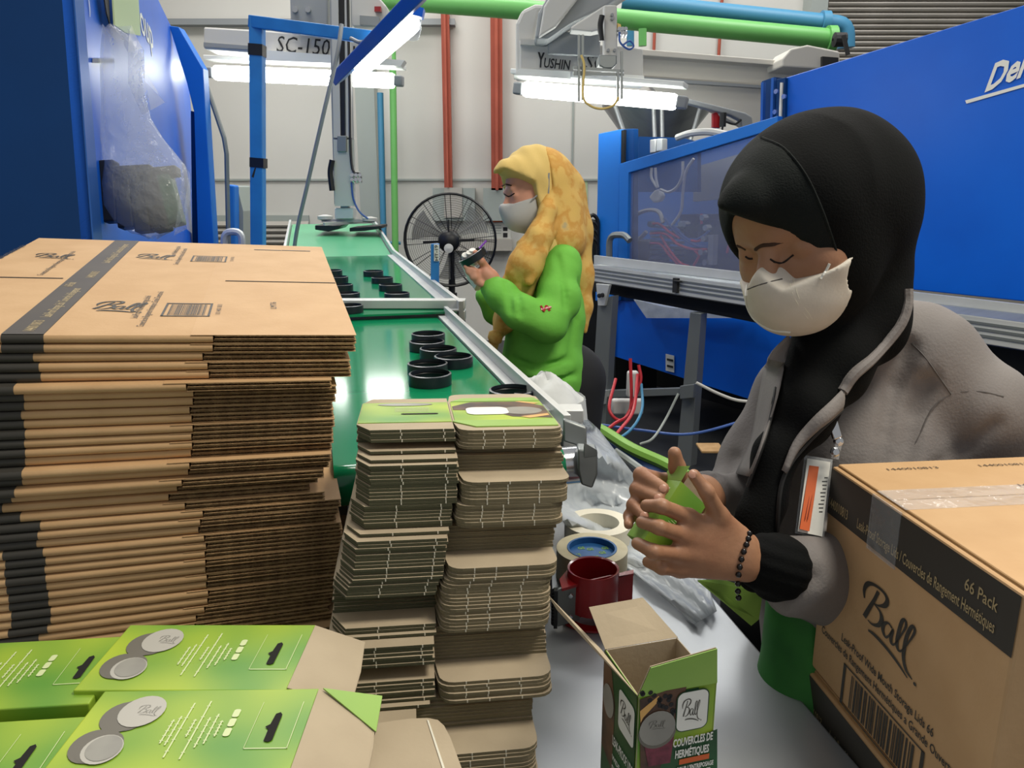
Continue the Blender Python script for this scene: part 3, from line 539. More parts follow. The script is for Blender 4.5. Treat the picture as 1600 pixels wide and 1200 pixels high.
b1('post', 'bluep', ht, lambda m: slab(m, [(673, 381), (686, 381), (685, 500), (673, 500)], 2.9, .02), bevel=.002)
b1('label', 'white', ht, lambda m: slab(m, [(678, 382), (686, 382), (686, 408), (678, 408)], 2.895, .003))
fh = Fr(AY(684.6, 407, 2.892), V3(0, 0, 1), V3(-1, 0, 0), .002); LL = AY(680, 383, 2.89)[2]-AY(680, 407, 2.89)[2]
b1('lettering', 'blackm', ht, lambda m: text(m, fh, 'HT-19', 0, 0, LL, .011, bold=.02))
# ================================================================ right moulding machine
Rd = nrm(V3(.57, -.82, 0)); Rn = nrm(V3(-.82, -.57, 0))       # along the machine (towards the camera side), facing the camera
Q0 = AY(935, 400, 5.2)
def rp(pts, off=0): return pp(pts, Q0+Rn*off, Rn)
def rpr(m, pts, th=.03, off=0): m.prism(rp(pts, off), -Rn*th); return m
rm = thing('moulding_machine', tuple(AY(1250, 400, 4.2)[:2])+(0,), 'big blue moulding machine at right behind the black headscarf', 'machine')
b1('upper_panel', 'blue', rm, lambda m: rpr(m, [(1225, 122), (2300, -205), (2300, 545), (1212, 430)], .05), bevel=.004)
b1('rear_body', 'blued', rm, lambda m: rpr(m, [(1262, 116), (2280, -192), (2280, 530), (1262, 430)], .9, -.055))
b1('panel_return', 'blued', rm, lambda m: rpr(m, [(1213, 124), (1227, 121), (1224, 300), (1208, 300)], .03, .02), bevel=.002)
b1('post_channel', 'blued', rm, lambda m: (rpr(m, [(1190, 127), (1210, 120), (1206, 240), (1188, 240)], .08, -.05),), bevel=.002)
b1('post_edge', 'blueg', rm, lambda m: (rpr(m, [(1189, 129), (1193, 128), (1190, 240), (1187, 240)], .02, .03), rpr(m, [(1205, 122), (1209, 121), (1205, 240), (1201, 240)], .02, .03)))
b1('gap_strip', 'paper', rm, lambda m: rpr(m, [(1219, 129), (1222, 129), (1219, 200), (1216, 200)], .01, .03))
b1('bolt', 'chrome', rm, lambda m: [m.lathe([(0, .01), (.012, .01), (.012, 0)], PL(x, y, Q0+Rn*.05, Rn), 8, Rn) for x, y in ((1214, 143), (1212, 175), (1226, 151))])
b1('end_column', 'blueb', rm, lambda m: m.prism(rp([(935, 209), (969, 202), (965, 470), (930, 470)], .06), -Rn*.06), bevel=.004)
b1('column_side', 'blued', rm, lambda m: rpr(m, [(969, 202), (990, 201), (990, 470), (965, 470)], .04, .03), bevel=.003)
b1('column_gap', 'dark', rm, lambda m: rpr(m, [(968, 204), (975, 203), (974, 255), (967, 255)], .02, .05))
b1('back_panel', 'blued', rm, lambda m: rpr(m, [(985, 213), (1062, 215), (1090, 222), (1090, 300), (985, 300)], .03, -.25))
gf = [(968, 256), (1215, 181), (1215, 200), (982, 270), (979, 460), (965, 460)]
b1('gate_frame', 'blueb', rm, lambda m: m.prism(rp(gf, .09), -Rn*.04), bevel=.003)
b1('gate_handle', 'alud', rm, lambda m: m.tube(bend(rp([(952, 408), (952, 367), (976, 367), (984, 376)], .16)), .02), smooth=True)
win = rp([(980, 270), (1215, 199), (1215, 462), (978, 440)], .07)
b1('gate_window', 'glass', rm, lambda m: m.prism(win, -Rn*.006))
b1('inner_wall', 'blueg', rm, lambda m: rpr(m, [(965, 255), (1240, 175), (1240, 480), (965, 480)], .02, -.8))
b1('inner_floor', 'dark', rm, lambda m: rpr(m, [(965, 418), (1240, 430), (1240, 480), (965, 480)], .6, -.1))
b1('platen', 'robotd', rm, lambda m: (rpr(m, [(1083, 262), (1240, 215), (1240, 300), (1083, 315)], .05, -.6), rpr(m, [(1107, 367), (1115, 367), (1113, 414), (1105, 414)], .04, -.1)))
b1('tool_block', 'blackm', rm, lambda m: (rpr(m, [(1062, 335), (1090, 335), (1090, 372), (1062, 372)], .2, -.3), rpr(m, [(1110, 345), (1160, 345), (1160, 425), (1112, 425)], .2, -.3), rpr(m, [(985, 375), (1014, 378), (1012, 412), (985, 410)], .2, -.3), rpr(m, [(1052, 388), (1085, 392), (1085, 412), (1052, 410)], .2, -.3)))
b1('manifold', 'steel', rm, lambda m: [rpr(m, [(1016, y), (1052, y+2), (1052, y+6), (1016, y+4)], .1, -.2) for y in range(352, 412, 8)])
def hoses(m, L, r=.008):
    for pts in L: m.tube(cat(rp(pts, -.1)), r, 6)
b1('coolant_hose', 'redw', rm, lambda m: hoses(m, [[(1016, 350), (1030, 350), (1045, 362), (1062, 372)], [(1016, 365), (1040, 366), (1060, 382), (1085, 390), (1104, 389)], [(1016, 380), (1032, 382), (1045, 398), (1060, 414)], [(1032, 368), (1044, 388), (1062, 410), (1076, 416)], [(1080, 376), (1090, 377), (1100, 373)], [(1086, 392), (1092, 400), (1084, 415)], [(1096, 334), (1096, 350)], [(1140, 380), (1136, 395)]]))
b1('coolant_hose', 'bluew', rm, lambda m: hoses(m, [[(1038, 340), (1050, 356), (1070, 374), (1090, 384), (1104, 386)], [(1052, 352), (1065, 366), (1080, 378)], [(1090, 374), (1100, 368), (1108, 360)]]))
b1('feed_hose', 'robot', rm, lambda m: (hoses(m, [[(1067, 252), (1066, 275), (1058, 292), (1045, 300), (1032, 296)], [(1018, 262), (1018, 278), (1027, 293)], [(1024, 262), (1025, 280), (1028, 293)], [(1084, 248), (1072, 268), (1067, 300), (1064, 330), (1050, 352)]], .009), hoses(m, [[(985, 352), (995, 335), (1015, 328), (1030, 332), (1036, 348)], [(987, 378), (1000, 372), (1010, 362)]], .013)))
b1('rag', 'paper', rm, lambda m: m.prism(rp([(1022, 297), (1029, 295), (1034, 307), (1029, 315), (1020, 317), (1013, 308)], -.1), -Rn*.04), bevel=.01)
b1('fitting', 'chrome', rm, lambda m: [m.lathe([(0, .02), (.018, .02), (.018, -.02), (0, -.02)], PL(x, y, Q0-Rn*.1, Rn), 8, Rn) for x, y in ((1100, 340), (1105, 356), (1102, 373), (1098, 394), (1072, 350), (1066, 350), (1104, 410), (1018, 350))])
b1('lower_panel', 'blue', rm, lambda m: rpr(m, [(957, 450), (2300, 570), (2300, 1060), (1180, 627), (957, 556)], .04, .02), bevel=.003)
b1('panel_seam', 'dark', rm, lambda m: rpr(m, [(956, 450), (959, 450), (958, 556), (955, 555)], .01, .04))
b1('label_plate', 'paper', rm, lambda m: rpr(m, [(1040, 553), (1053, 556), (1053, 582), (1040, 579)], .004, .03))
b1('lettering', 'blackm', rm, lambda m: [rpr(m, [(1042, y), (1051, y+2), (1051, y+5), (1042, y+3)], .004, .036) for y in (560, 570)])
b1('machine_core', 'dark', rm, lambda m: (rpr(m, [(935, 470), (2300, 680), (2300, 1150), (935, 650)], .1, -.75), rpr(m, [(925, 470), (962, 470), (962, 640), (925, 640)], .4, -.2)))
de0, de1 = PL(1540, 143, Q0, Rn), PL(1600, 118, Q0, Rn)
fd_ = Fr(de0+Rn*.004, nrm(de1-de0), nrm(PL(1545, 105, Q0, Rn)-PL(1538, 143, Q0, Rn)), .002)
lnD = np.linalg.norm(de1-de0)
hD = np.linalg.norm(PL(1545, 102, Q0, Rn)-PL(1538, 143, Q0, Rn))
b1('lettering', 'white', rm, lambda m: (text(m, fd_, 'Demag', 0, 0, lnD*1.95, hD*.95, slant=.22, bold=.03), m.prism(rp([(1508, 157), (1600, 131), (1740, 91), (1740, 96), (1600, 136), (1510, 162)], .004), -Rn*.002)))
b1('ejector_pipe', 'robot', rm, lambda m: m.tube(cat(rp([(1058, 215), (1080, 208), (1110, 206), (1142, 212)], -.1)), .02), smooth=True)
b1('pneumatic_unit', 'alu', rm, lambda m: (rpr(m, [(1015, 218), (1024, 217), (1024, 238), (1015, 240)], .05, -.1), rpr(m, [(1025, 217), (1034, 216), (1034, 236), (1025, 237)], .05, -.1)), bevel=.006)
# dark equipment beside the column, behind the yellow worker
dk = thing('coiled_hoses', AY(925, 400, 5.0), 'dark coiled hoses on the floor-side between yellow headscarf and blue column', 'hoses')
b1('hose_coil', 'black', dk, lambda m: [m.tube(cat([AY(916, y, 5.1), AY(926, y-9, 5.1), AY(934, y, 5.1), AY(934, y+22, 5.1)]), .012) for y in (345, 356, 368, 382)], smooth=True)
b1('dark_panel', 'dark', dk, lambda m: slab(m, [(905, 340), (938, 345), (938, 650), (905, 640)], 5.3, .1))
# ---- right conveyor table (aluminium profile)
rl = thing('profile_conveyor', tuple(AY(1250, 480, 3.6)[:2])+(0,), 'long aluminium profile conveyor frame in front of the right blue machine', 'conveyor')
off = .42
b1('side_profile', 'alu', rl, lambda m: rpr(m, [(926, 414), (2300, 597), (2300, 660), (926, 439)], .06, off), bevel=.003)
b1('side_groove', 'alud', rl, lambda m: [rpr(m, [(926, 414+25*a), (2300, 597+63*a), (2300, 597+63*(a+.09)), (926, 414+25*(a+.09))], .004, off+.004) for a in (.2, .42, .66)])
b1('top_guide', 'alu', rl, lambda m: rpr(m, [(928, 399), (2300, 557), (2300, 571), (928, 412)], .02, off-.07))
b1('guide_lip', 'steel', rl, lambda m: m.add(rp([(926, 414), (2300, 597)], off)+rp([(2300, 571), (928, 412)], off-.07), [(0, 1, 2, 3)]))
b1('clip', 'blackm', rl, lambda m: (rpr(m, [(1051, 434), (1058, 435), (1057, 458), (1050, 457)], .02, off+.02), rpr(m, [(1052, 438), (1062, 439), (1062, 441), (1052, 440)], .02, off+.03)), bevel=.002)
b1('conveyor_bed', 'dark', rl, lambda m: m.prism(rp([(926, 440), (2300, 661), (2300, 740), (1160, 500), (926, 455)], off-.1), -Rn*.05))
b1('leg', 'alud', rl, lambda m: rpr(m, [(934, 470), (957, 462), (951, 560), (944, 700), (920, 700)], .05, off), bevel=.003)
b1('leg_plate', 'alu', rl, lambda m: (rpr(m, [(931, 443), (952, 445), (944, 478), (934, 478)], .02, off+.02), rpr(m, [(924, 610), (945, 610), (943, 632), (923, 630)], .06, off+.02)), bevel=.003)
b1('leg_bolt', 'blackm', rl, lambda m: [m.lathe([(0, .012), (.012, .01), (.014, 0)], PL(x, y, Q0+Rn*(off+.03), Rn), 8, Rn) for x, y in ((937, 462), (942, 461), (929, 586), (933, 587))])
b1('leg', 'alud', rl, lambda m: rpr(m, [(1078, 488), (1095, 490), (1078, 740), (1055, 735)], .05, off-.05), bevel=.003)
b1('cross_brace', 'alud', rl, lambda m: rpr(m, [(946, 610), (1072, 606), (1072, 617), (946, 622)], .04, off-.02), bevel=.003)
b1('clamp', 'alud', rl, lambda m: rpr(m, [(1062, 603), (1084, 600), (1082, 622), (1062, 624)], .03, off), bevel=.004)
tag(b1('wrapped_scrap', 'film', None, lambda m: m.prism(rp([(990, 468), (1040, 480), (1160, 490), (1165, 497), (1010, 497)], off-.3), -Rn*.05), smooth=True), 'crumpled plastic sheet lying under the right conveyor frame', 'sheet')
# hoses on the floor and wiring
def wire(pts, r, mt, lb, ct='hose', d=3.0, nm='hose'):
    return tag(b1(nm, mt, None, lambda m: m.tube(cat([D(x, y, dd) for x, y, dd in pts]), r, 8), smooth=True), lb, ct)
wire([(900, 655, 3.2), (940, 672, 3.0), (985, 700, 2.8), (1040, 725, 2.7), (1075, 745, 2.6)], .022, 'hose', 'green ribbed hose on the floor under the right conveyor')
wire([(930, 672, 3.2), (955, 695, 3.0), (1000, 722, 2.8), (1050, 745, 2.7)], .028, 'hoseb', 'blue-grey hose on floor beside the green hose')
wire([(960, 705, 2.7), (985, 722, 2.7), (1010, 740, 2.6)], .014, 'wallgrey', 'short grey-green hose nearest the plastic sheet')
wire([(962, 592, 3.4), (952, 640, 3.3), (975, 655, 3.3), (1000, 600, 3.3), (998, 570, 3.3)], .007, 'redw', 'red wire looped below the right machine nearest the leg', 'wire', nm='wire')
wire([(985, 560, 3.3), (985, 640, 3.3), (960, 662, 3.2), (940, 678, 3.2)], .007, 'redw', 'red wire hanging straight then trailing toward the leg foot', 'wire', nm='wire')
wire([(996, 585, 3.3), (990, 640, 3.2), (970, 670, 3.1), (950, 692, 3.0)], .007, 'redw', 'red wire reaching furthest down to the floor hoses', 'wire', nm='wire')
wire([(1002, 600, 3.3), (1003, 640, 3.2), (985, 672, 3.1), (950, 695, 3.0)], .006, 'bluepipe', 'pale blue wire curving down beside the red wires', 'wire', nm='wire')
wire([(940, 664, 3.2), (1000, 672, 3.2), (1080, 678, 3.2), (1180, 652, 3.2)], .006, 'bluew', 'blue wire running level across behind the second leg', 'wire', nm='wire')
wire([(1088, 598, 3.0), (1120, 614, 3.0), (1150, 625, 3.0), (1180, 628, 3.0)], .006, 'robot', 'pale cable sagging from the second leg to the right', 'wire', nm='wire')
wire([(1060, 615, 3.1), (1040, 655, 3.1), (1020, 685, 3.0), (1000, 694, 3.0)], .005, 'wallgrey', 'thin grey cable hanging between the two conveyor legs', 'wire', nm='wire')
cj = thing('valve_block', D(985, 640, 3.45), 'white valve block with tangled wiring under the machine', 'block')
b1('block_body', 'robot', cj, lambda m: (m.box(D(988, 600, 3.5), (.05, .04, .12)), m.box(D(980, 635, 3.45), (.14, .04, .07))), bevel=.01)
tag(b1('scrap_card', 'kraft2', None, lambda m: m.box(D(1110, 700, 3.0)+V3(0, 0, 0), (.09, .1, .01)), bevel=.003), 'small torn brown scrap on the dark floor', 'scrap')
# ================================================================ green belt conveyors
BZ = 1.085
def bz(x, y, z=BZ): return AZ(x, y, z)
ei0, ei1 = bz(848, 630), bz(705, 496)              # right edge of near belt
Cd = nrm(ei1-ei0); Cn = V3(Cd[1], -Cd[0], 0)       # along, and to the right
near0 = ei0 - Cd*.22; BW = .40
nc = thing('belt_conveyor', tuple(near0[:2])+(0,), 'near green belt conveyor carrying black rings beside the green cartons', 'conveyor')
far_e = ei0+Cd*np.dot(bz(725, 490)-ei0, Cd)
def strip(m, a, b, w, z0, z1): m.prism([a*[1, 1, 0]+V3(0, 0, z0), b*[1, 1, 0]+V3(0, 0, z0), (b-Cn*w)*[1, 1, 0]+V3(0, 0, z0), (a-Cn*w)*[1, 1, 0]+V3(0, 0, z0)], (0, 0, z1-z0))
b1('belt', 'belt', nc, lambda m: (strip(m, near0-Cn*.035, far_e-Cn*.035, BW-.07, BZ-.012, BZ-.006),))
rol = near0-Cn*.035-Cd*.0
b1('roller', 'belt', nc, lambda m: m.tube([rol+V3(0, 0, -.006-.03), rol-Cn*(BW-.07)+V3(0, 0, -.036)], .03, 20), smooth=True)
b1('roller_end', 'chrome', nc, lambda m: m.tube([rol+Cn*.045+V3(0, 0, -.036), rol+V3(0, 0, -.036)], .029, 24), smooth=True)
b1('side_rail', 'alu', nc, lambda m: (strip(m, near0+Cd*.06, far_e, .012, BZ-.07, BZ+.024), strip(m, near0+Cd*.06-Cn*.012, far_e-Cn*.012, .02, BZ-.008, BZ+.0)), bevel=.001)
b1('side_rail', 'alu', nc, lambda m: strip(m, near0-Cn*(BW-.012), far_e-Cn*(BW-.012), .012, BZ-.07, BZ+.024), bevel=.001)
b1('belt_bed', 'alud', nc, lambda m: strip(m, near0+Cd*.05-Cn*.03, far_e-Cn*.03, BW-.06, BZ-.06, BZ-.014))
xb0, xb1 = AY(540, 486, 2.36), AY(727, 488, 2.36)
b1('cross_bar', 'alu', nc, lambda m: (m.box(((xb0[0]-.4+xb1[0])/2, 2.38, BZ+.026), (xb1[0]-xb0[0]+.4, .05, .026)), m.box(((xb0[0]-.4+xb1[0])/2, 2.375, BZ-.008), (xb1[0]-xb0[0]+.4, .05, .03))), bevel=.002)
b1('side_rail_foot', 'alud', nc, lambda m: m.box((xb1[0]-.03, 2.42, BZ-.02), (.05, .06, .08)), bevel=.002)
for k, (s_, w_) in enumerate(((.3, -.02), (.3, BW-.04), (1.15, -.02), (1.15, BW-.04))):
    q = near0+Cd*s_-Cn*w_; b1('leg', 'alud', nc, lambda m: m.box((q[0], q[1], (BZ-.07)/2), (.045, .045, BZ-.07)))
eb = AZ(790, 645, BZ+.0); er = AZ(908, 640, BZ+.0)+V3(0, 0, 0)
b1('end_bar', 'alu', nc, lambda m: (m.box(((.0-.22+er[0])/2, er[1]-.03, BZ+.002), (er[0]+.22, .04, .022)), m.box(((er[0]-.2)/2, er[1]-.015, BZ-.032), (er[0]+.2, .04, .045)), m.box((er[0]-.01, er[1], BZ-.055), (.03, .05, .03))), bevel=.002)
b1('bearing_plate', 'alud', nc, lambda m: (m.prism([D(x, y, 1.13) for x, y in [(903, 702), (934, 704), (934, 742), (926, 764), (908, 758), (903, 735)]], (0, .03, 0)), m.prism([D(x, y, 1.2) for x, y in [(880, 655), (917, 668), (917, 702), (880, 690)]], (0, .012, 0)), m.prism([D(x, y, 1.12) for x, y in [(912, 690), (934, 703), (912, 706)]], (0, 0, -.01))), bevel=.003)
# far belt
BW = .60
f0 = AZ(735, 482, 1.11); f1 = AZ(690, 440, 1.11); fe = ei0+Cd*1.16
fc_ = thing('belt_conveyor', (fe[0], fe[1], 0), 'far green belt conveyor running back under the SC-150 robot', 'conveyor')
FZ = 1.10; F0 = AZ(728, 487, FZ)+Cd*.04; F1 = F0+Cd*2.1; FL = F0+Cd*3.6
b1('belt', 'belt', fc_, lambda m: strip(m, F0-Cn*.02, F1-Cn*.02, BW-.04, FZ-.01, FZ-.004))
ri = V3(0, 0, .09)
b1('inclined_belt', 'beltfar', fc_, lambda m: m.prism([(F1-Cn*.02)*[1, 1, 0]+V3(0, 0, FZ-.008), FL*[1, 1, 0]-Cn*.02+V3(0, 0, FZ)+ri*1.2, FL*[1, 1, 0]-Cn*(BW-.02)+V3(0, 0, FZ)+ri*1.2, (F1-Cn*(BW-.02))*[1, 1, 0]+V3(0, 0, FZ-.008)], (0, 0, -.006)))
def rail2(m, w):
    a = F0-Cn*w; b = F1-Cn*w; c = FL-Cn*w
    m.prism([a*[1, 1, 0]+V3(0, 0, FZ-.06), b*[1, 1, 0]+V3(0, 0, FZ-.06), c*[1, 1, 0]+V3(0, 0, FZ+.04), c*[1, 1, 0]+V3(0, 0, FZ+.14), b*[1, 1, 0]+V3(0, 0, FZ+.025), a*[1, 1, 0]+V3(0, 0, FZ+.025)], -Cn*.014)
b1('side_rail', 'alu', fc_, lambda m: rail2(m, 0)); b1('side_rail', 'alu', fc_, lambda m: rail2(m, BW-.014))
b1('rail_lip', 'alu', fc_, lambda m: strip(m, F0-Cn*.014, F1-Cn*.014, .03, FZ-.004, FZ+.0))
for s_, w_ in ((.2, -.0), (2.0, 0), (.2, BW-.03), (2.0, BW-.03), (3.5, 0), (3.5, BW-.03)):
    q = F0+Cd*s_-Cn*(w_+.02); b1('leg', 'alud', fc_, lambda m: m.box((q[0], q[1], (FZ-.06)/2), (.045, .045, FZ-.06)))
# black rings on the belts
ringm = None
RINGS = [('n', 669, 519, 'black plastic ring lid on near belt, farthest of the right cluster'), ('n', 667, 531, 'black plastic ring lid second from the cross bar on near belt'), ('n', 684.5, 542, 'black plastic ring lid at centre of the near-belt cluster'), ('n', 708.5, 554, 'black plastic ring lid nearest the side rail in the cluster'), ('n', 668, 565, 'black plastic ring lid in near cluster just behind the front ring'), ('n', 672, 581, 'black plastic ring lid nearest the camera, partly behind green carton'), ('n', 800, 606, 'black plastic ring lid against rail behind the beige carton flap'),
 ('f', 583, 422, 'black ring on far belt, right row, farthest'), ('f', 597, 432, 'black ring on far belt, right row, second from the back'), ('f', 610, 443, 'black ring on far belt, right row, third from the back'), ('f', 620, 456, 'black ring on far belt, right row, nearest'), ('f', 519, 421, 'black ring on far belt, left row, farthest'), ('f', 527, 431, 'black ring on far belt, left row, second from the back'), ('f', 533, 443, 'black ring on far belt, left row, third from the back'), ('f', 542, 456, 'black ring on far belt, left row, fourth from the back'), ('f', 545, 475, 'black ring on far belt, left row, half hidden by the cross bar')]
R_ = .042
for k, (w, px, py, lb) in enumerate(RINGS):
    z = BZ-.006 if w == 'n' else FZ-.004; c = AZ(px, py, z+.025)
    if ringm is None:
        def f(m):
            m.lathe([(R_-.001, 0), (R_, .001), (R_, .019), (R_-.0005, .022), (R_-.004, .023), (R_-.0045, .020), (R_-.005, .004), (R_-.012, .003), (R_-.012, 0), (R_-.001, 0)], (0, 0, 0), 40)
        rg = b1('ring_lid', 'ring', None, f, smooth=True, origin=np.zeros(3)); ringm = rg
        rt = b1('thread', 'black', rg, lambda m: m.lathe([(R_-.0065, .014), (R_-.005, .0155), (R_-.0065, .017)], (0, 0, 0), 40), smooth=True)
        o = rg
    else: o = dup(ringm, Matrix.Identity(4))
    o.matrix_basis = Matrix.Translation((c[0], c[1], z)); tag(o, lb, 'ring', 'black rings on the green belts')
# ================================================================ steel table
TZ = .85
e1_, e0_ = AZ(1000, 800, TZ), AZ(1250, 1090, TZ); td = nrm(e0_-e1_); n1 = e0_+td*.5; n0 = e1_-td*.1
tb = thing('steel_table', ((n0[0]+n1[0])/2-.6, .8, 0), 'brushed steel packing table under the cartons and tape', 'table')
b1('table_top', 'table', tb, lambda m: m.prism([(-1.08, n1[1], TZ-.02), (n1[0], n1[1], TZ-.02), (n0[0], n0[1], TZ-.02), (.10, n0[1]+.0, TZ-.02), (-.02, 1.10, TZ-.02), (-.24, 1.14, TZ-.02), (-.42, 1.74, TZ-.02), (-1.08, 1.80, TZ-.02)], (0, 0, .02)), bevel=.003)
b1('table_apron', 'alud', tb, lambda m: m.prism([(n1[0]-.01, n1[1], TZ-.08), (n0[0]-.01, n0[1], TZ-.08), (n0[0]-.01, n0[1], TZ-.02), (n1[0]-.01, n1[1], TZ-.02)], (-.02, 0, 0)))
for x, y in ((n1[0]-.06, n1[1]+.06), (n0[0]-.06, n0[1]-.06), (-1.0, n1[1]+.06), (-1.0, 1.6)):
    b1('leg', 'alud', tb, lambda m: m.box((x, y, (TZ-.02)/2), (.04, .04, TZ-.02)))
# plastic sheet behind tape, hanging from the conveyor end to the table
def sheetm(m):
    rr = random.Random(4); A = [(918, 655), (935, 670), (985, 735), (1040, 800), (1095, 880), (1120, 955)]; B = [(880, 668), (868, 740), (868, 800), (905, 850), (985, 890), (1085, 975)]
    G = []
    for i in range(25):
        t = i/24*5; k = min(int(t), 4); u = t-k; row = []
        pa = np.array(A[k])*(1-u)+np.array(A[k+1])*u; pb = np.array(B[k])*(1-u)+np.array(B[k+1])*u
        for j in range(17):
            s = j/16; q = pa*(1-s)+pb*s; za = 1.02-.17*min(1, i/13); z = max(TZ+.004, za - .02*math.sin(s*7+i*.4)+.014*math.sin(i*.9+s*11))
            row.append(AZ(q[0], q[1], z if i < 14 else TZ+.004+.006*(1+math.sin(i*1.3+j*.8))))
        G.append(row)
    m.grid(G)
tag(b1('plastic_sheet', 'film', None, sheetm, smooth=80, solid=.0006), 'crumpled translucent plastic sheet draped from conveyor onto steel table', 'sheet')
sk = thing('sack', AZ(850, 640, 1.0), 'white plastic sack behind the near conveyor rail by green sweater', 'bag')
def sackm(m):
    c = D(850, 628, 1.75)
    G = [[c+V3(.085*math.cos(t)*r*(1+.12*math.sin(5*t+r*6)), .09*math.sin(t)*r, .062*math.cos(r*1.5)*(1+.15*math.sin(3*t+r*9))) for t in np.linspace(0, 6.283, 25)] for r in np.linspace(.02, 1.05, 9)]
    m.grid(G)
b1('sack_film', 'sack', sk, sackm, smooth=80)
b1('tie', 'sack', sk, lambda m: m.tube(cat([D(835, 603, 1.72), D(842, 598, 1.72), D(848, 602, 1.72)]), .003))
b1('sack_lower', 'sack', sk, lambda m: m.lathe([(.09, .03), (.1, -.05), (.08, -.2)], D(852, 640, 1.77), 16), smooth=True)
# dark vertical tube behind green cartons
tg = thing('black_bin_post', AZ(850, 1000, TZ), 'dark rounded upright holder between green cartons and tape', 'holder')
b1('holder_body', 'blackm', tg, lambda m: (m.prism([D(x, y, 1.17) for x, y in [(770, 830), (862, 834), (864, 960), (860, 990), (845, 1003), (770, 1003)]], (0, .05, 0)),), bevel=.012)
# ---- tape rolls and dispenser
def annulus(c, r0, r1, z0, z1, m, n=40): m.lathe([(r0, z0), (r1, z0), (r1, z1), (r0, z1), (r0, z0)], c, n)
tz = .90
tc_ = AZ(925, 856, tz+.0); sc_ = 1.0
tp = thing('tape_roll', (tc_[0], tc_[1], TZ), 'cream packing tape roll with blue printed core', 'tape')
tr0 = .5*72/FPX*np.linalg.norm(tc_-CAM); tr1 = .5*108/FPX*np.linalg.norm(tc_-CAM)
b1('tape_winding', 'tape', tp, lambda m: annulus((tc_[0], tc_[1], 0), tr0+.002, tr1, TZ, tz, m), smooth=True)
b1('core', 'coreblue', tp, lambda m: annulus((tc_[0], tc_[1], 0), tr0-.0015, tr0+.002, TZ, tz+.001, m), smooth=True)
b1('core_disc', 'coreblue', tp, lambda m: m.lathe([(0, 0), (tr0-.001, 0), (tr0-.001, .003), (0, .003)], (tc_[0], tc_[1], tz-.012), 32))
fC = Fr((tc_[0], tc_[1], tz-.009), V3(1, 0, 0), V3(0, 1, 0), .0006)
b1('lettering', 'hose', tp, lambda m: [text(m, fC, 'GS', x, y, .011, .008, bold=.03, rot=.2) for x, y in ((-.028, -.012), (-.006, .008), (.012, -.004), (-.02, .012), (.0, -.02), (.018, .012))])
t2 = AZ(928, 842, .872); 
tp2 = thing('tape_roll', (t2[0]+.01, t2[1]+.035, TZ), 'second pale tape roll lying behind the blue-core tape roll', 'tape')
b1('tape_winding', 'tapeside', tp2, lambda m: annulus((t2[0]+.01, t2[1]+.035, 0), .037, .058, TZ, tz-.012, m), smooth=True)
rc = AZ(927, 888, .925)
ds = thing('tape_dispenser', (rc[0], rc[1], TZ), 'red metal hand tape dispenser with serrated black blade', 'dispenser')
rr0 = .5*78/FPX*np.linalg.norm(rc-CAM)
b1('ring', 'red', ds, lambda m: m.lathe([(rr0-.003, -.058), (rr0-.003, .0), (rr0, .001), (rr0+.001, -.058)], (rc[0], rc[1], .925), 40), smooth=True)
b1('plate', 'red', ds, lambda m: m.prism([AZ(x, y, .915) for x, y in [(874, 905), (888, 888), (905, 905), (935, 911), (975, 893), (990, 890), (990, 896), (950, 905), (905, 912), (878, 920)]], (0, 0, -.004)))
b1('front_plate', 'red', ds, lambda m: m.prism([AZ(905, 911, .914), AZ(990, 892, .914), AZ(990, 892, .914)-V3(0, 0, .055), AZ(905, 911, .914)-V3(0, 0, .055)], (0, .004, 0)), bevel=.001)
dp0, dp1 = AZ(872, 921, .914), AZ(907, 911, .914)
b1('blade_plate', 'alud', ds, lambda m: m.prism([dp0, dp1, dp1-V3(0, 0, .058), dp0-V3(0, 0, .058)], (0, .005, 0)), bevel=.001)
b1('blade', 'black', ds, lambda m: (m.box(dp0+V3(-.003, .002, -.03), (.005, .01, .058)), [m.prism([dp0+V3(-.005, .0, -.002-k*.005), dp0+V3(-.009, .0, -.0045-k*.005), dp0+V3(-.005, 0, -.007-k*.005)], (0, .008, 0)) for k in range(11)]))
b1('rivet', 'chrome', ds, lambda m: [m.lathe([(0, .003), (.003, .0025), (.004, 0)], (dp0+dp1)/2+V3(.002, -.001, -z), 10, (0, -1, 0)) for z in (.014, .047)])
b1('base_plate', 'red', ds, lambda m: annulus((rc[0], rc[1], 0), rr0-.003, rr0+.012, TZ+.001, TZ+.004, m), smooth=True)
# ================================================================ tall stack of flattened brown cartons
O_ = AY(557, 524, .95); uT = nrm(V3(.957, .287, -.053)); vT = nrm(V3(-.316, 1.054, .094)); nT = np.cross(uT, vT)
DPt = np.linalg.norm(PL(500, 386, O_, nT)-O_); Wd = float(np.dot(O_+vT*DPt-PL(50, 376, O_, nT), uT))
uh = nrm(V3(uT[0], uT[1], 0)); 
def afront(px, z, O=O_):      # distance along the front edge line (height z) whose image x is px
    A = V3(O[0], O[1], z)-CAM; k = (px-800)/FPX
    return (k*np.dot(A, FX)-A[0])/(uh[0]-k*np.dot(uh, FX))
SPL = -afront(333, O_[2]); BD0, BD1 = -afront(4, O_[2]), -afront(70, O_[2])
TT = .0100
def round_front(x0, x1, d0, t, e=0, r=None, wob=0):   # rounded folded sheet, profile in (y, z)
    prof = [(DPt, -e)] + [((t/2)*(1-math.sin(a)), t/2-(t/2+e)*math.cos(a)) for a in np.linspace(0, math.pi, 7)] + [(DPt, t+e)]
    return prof
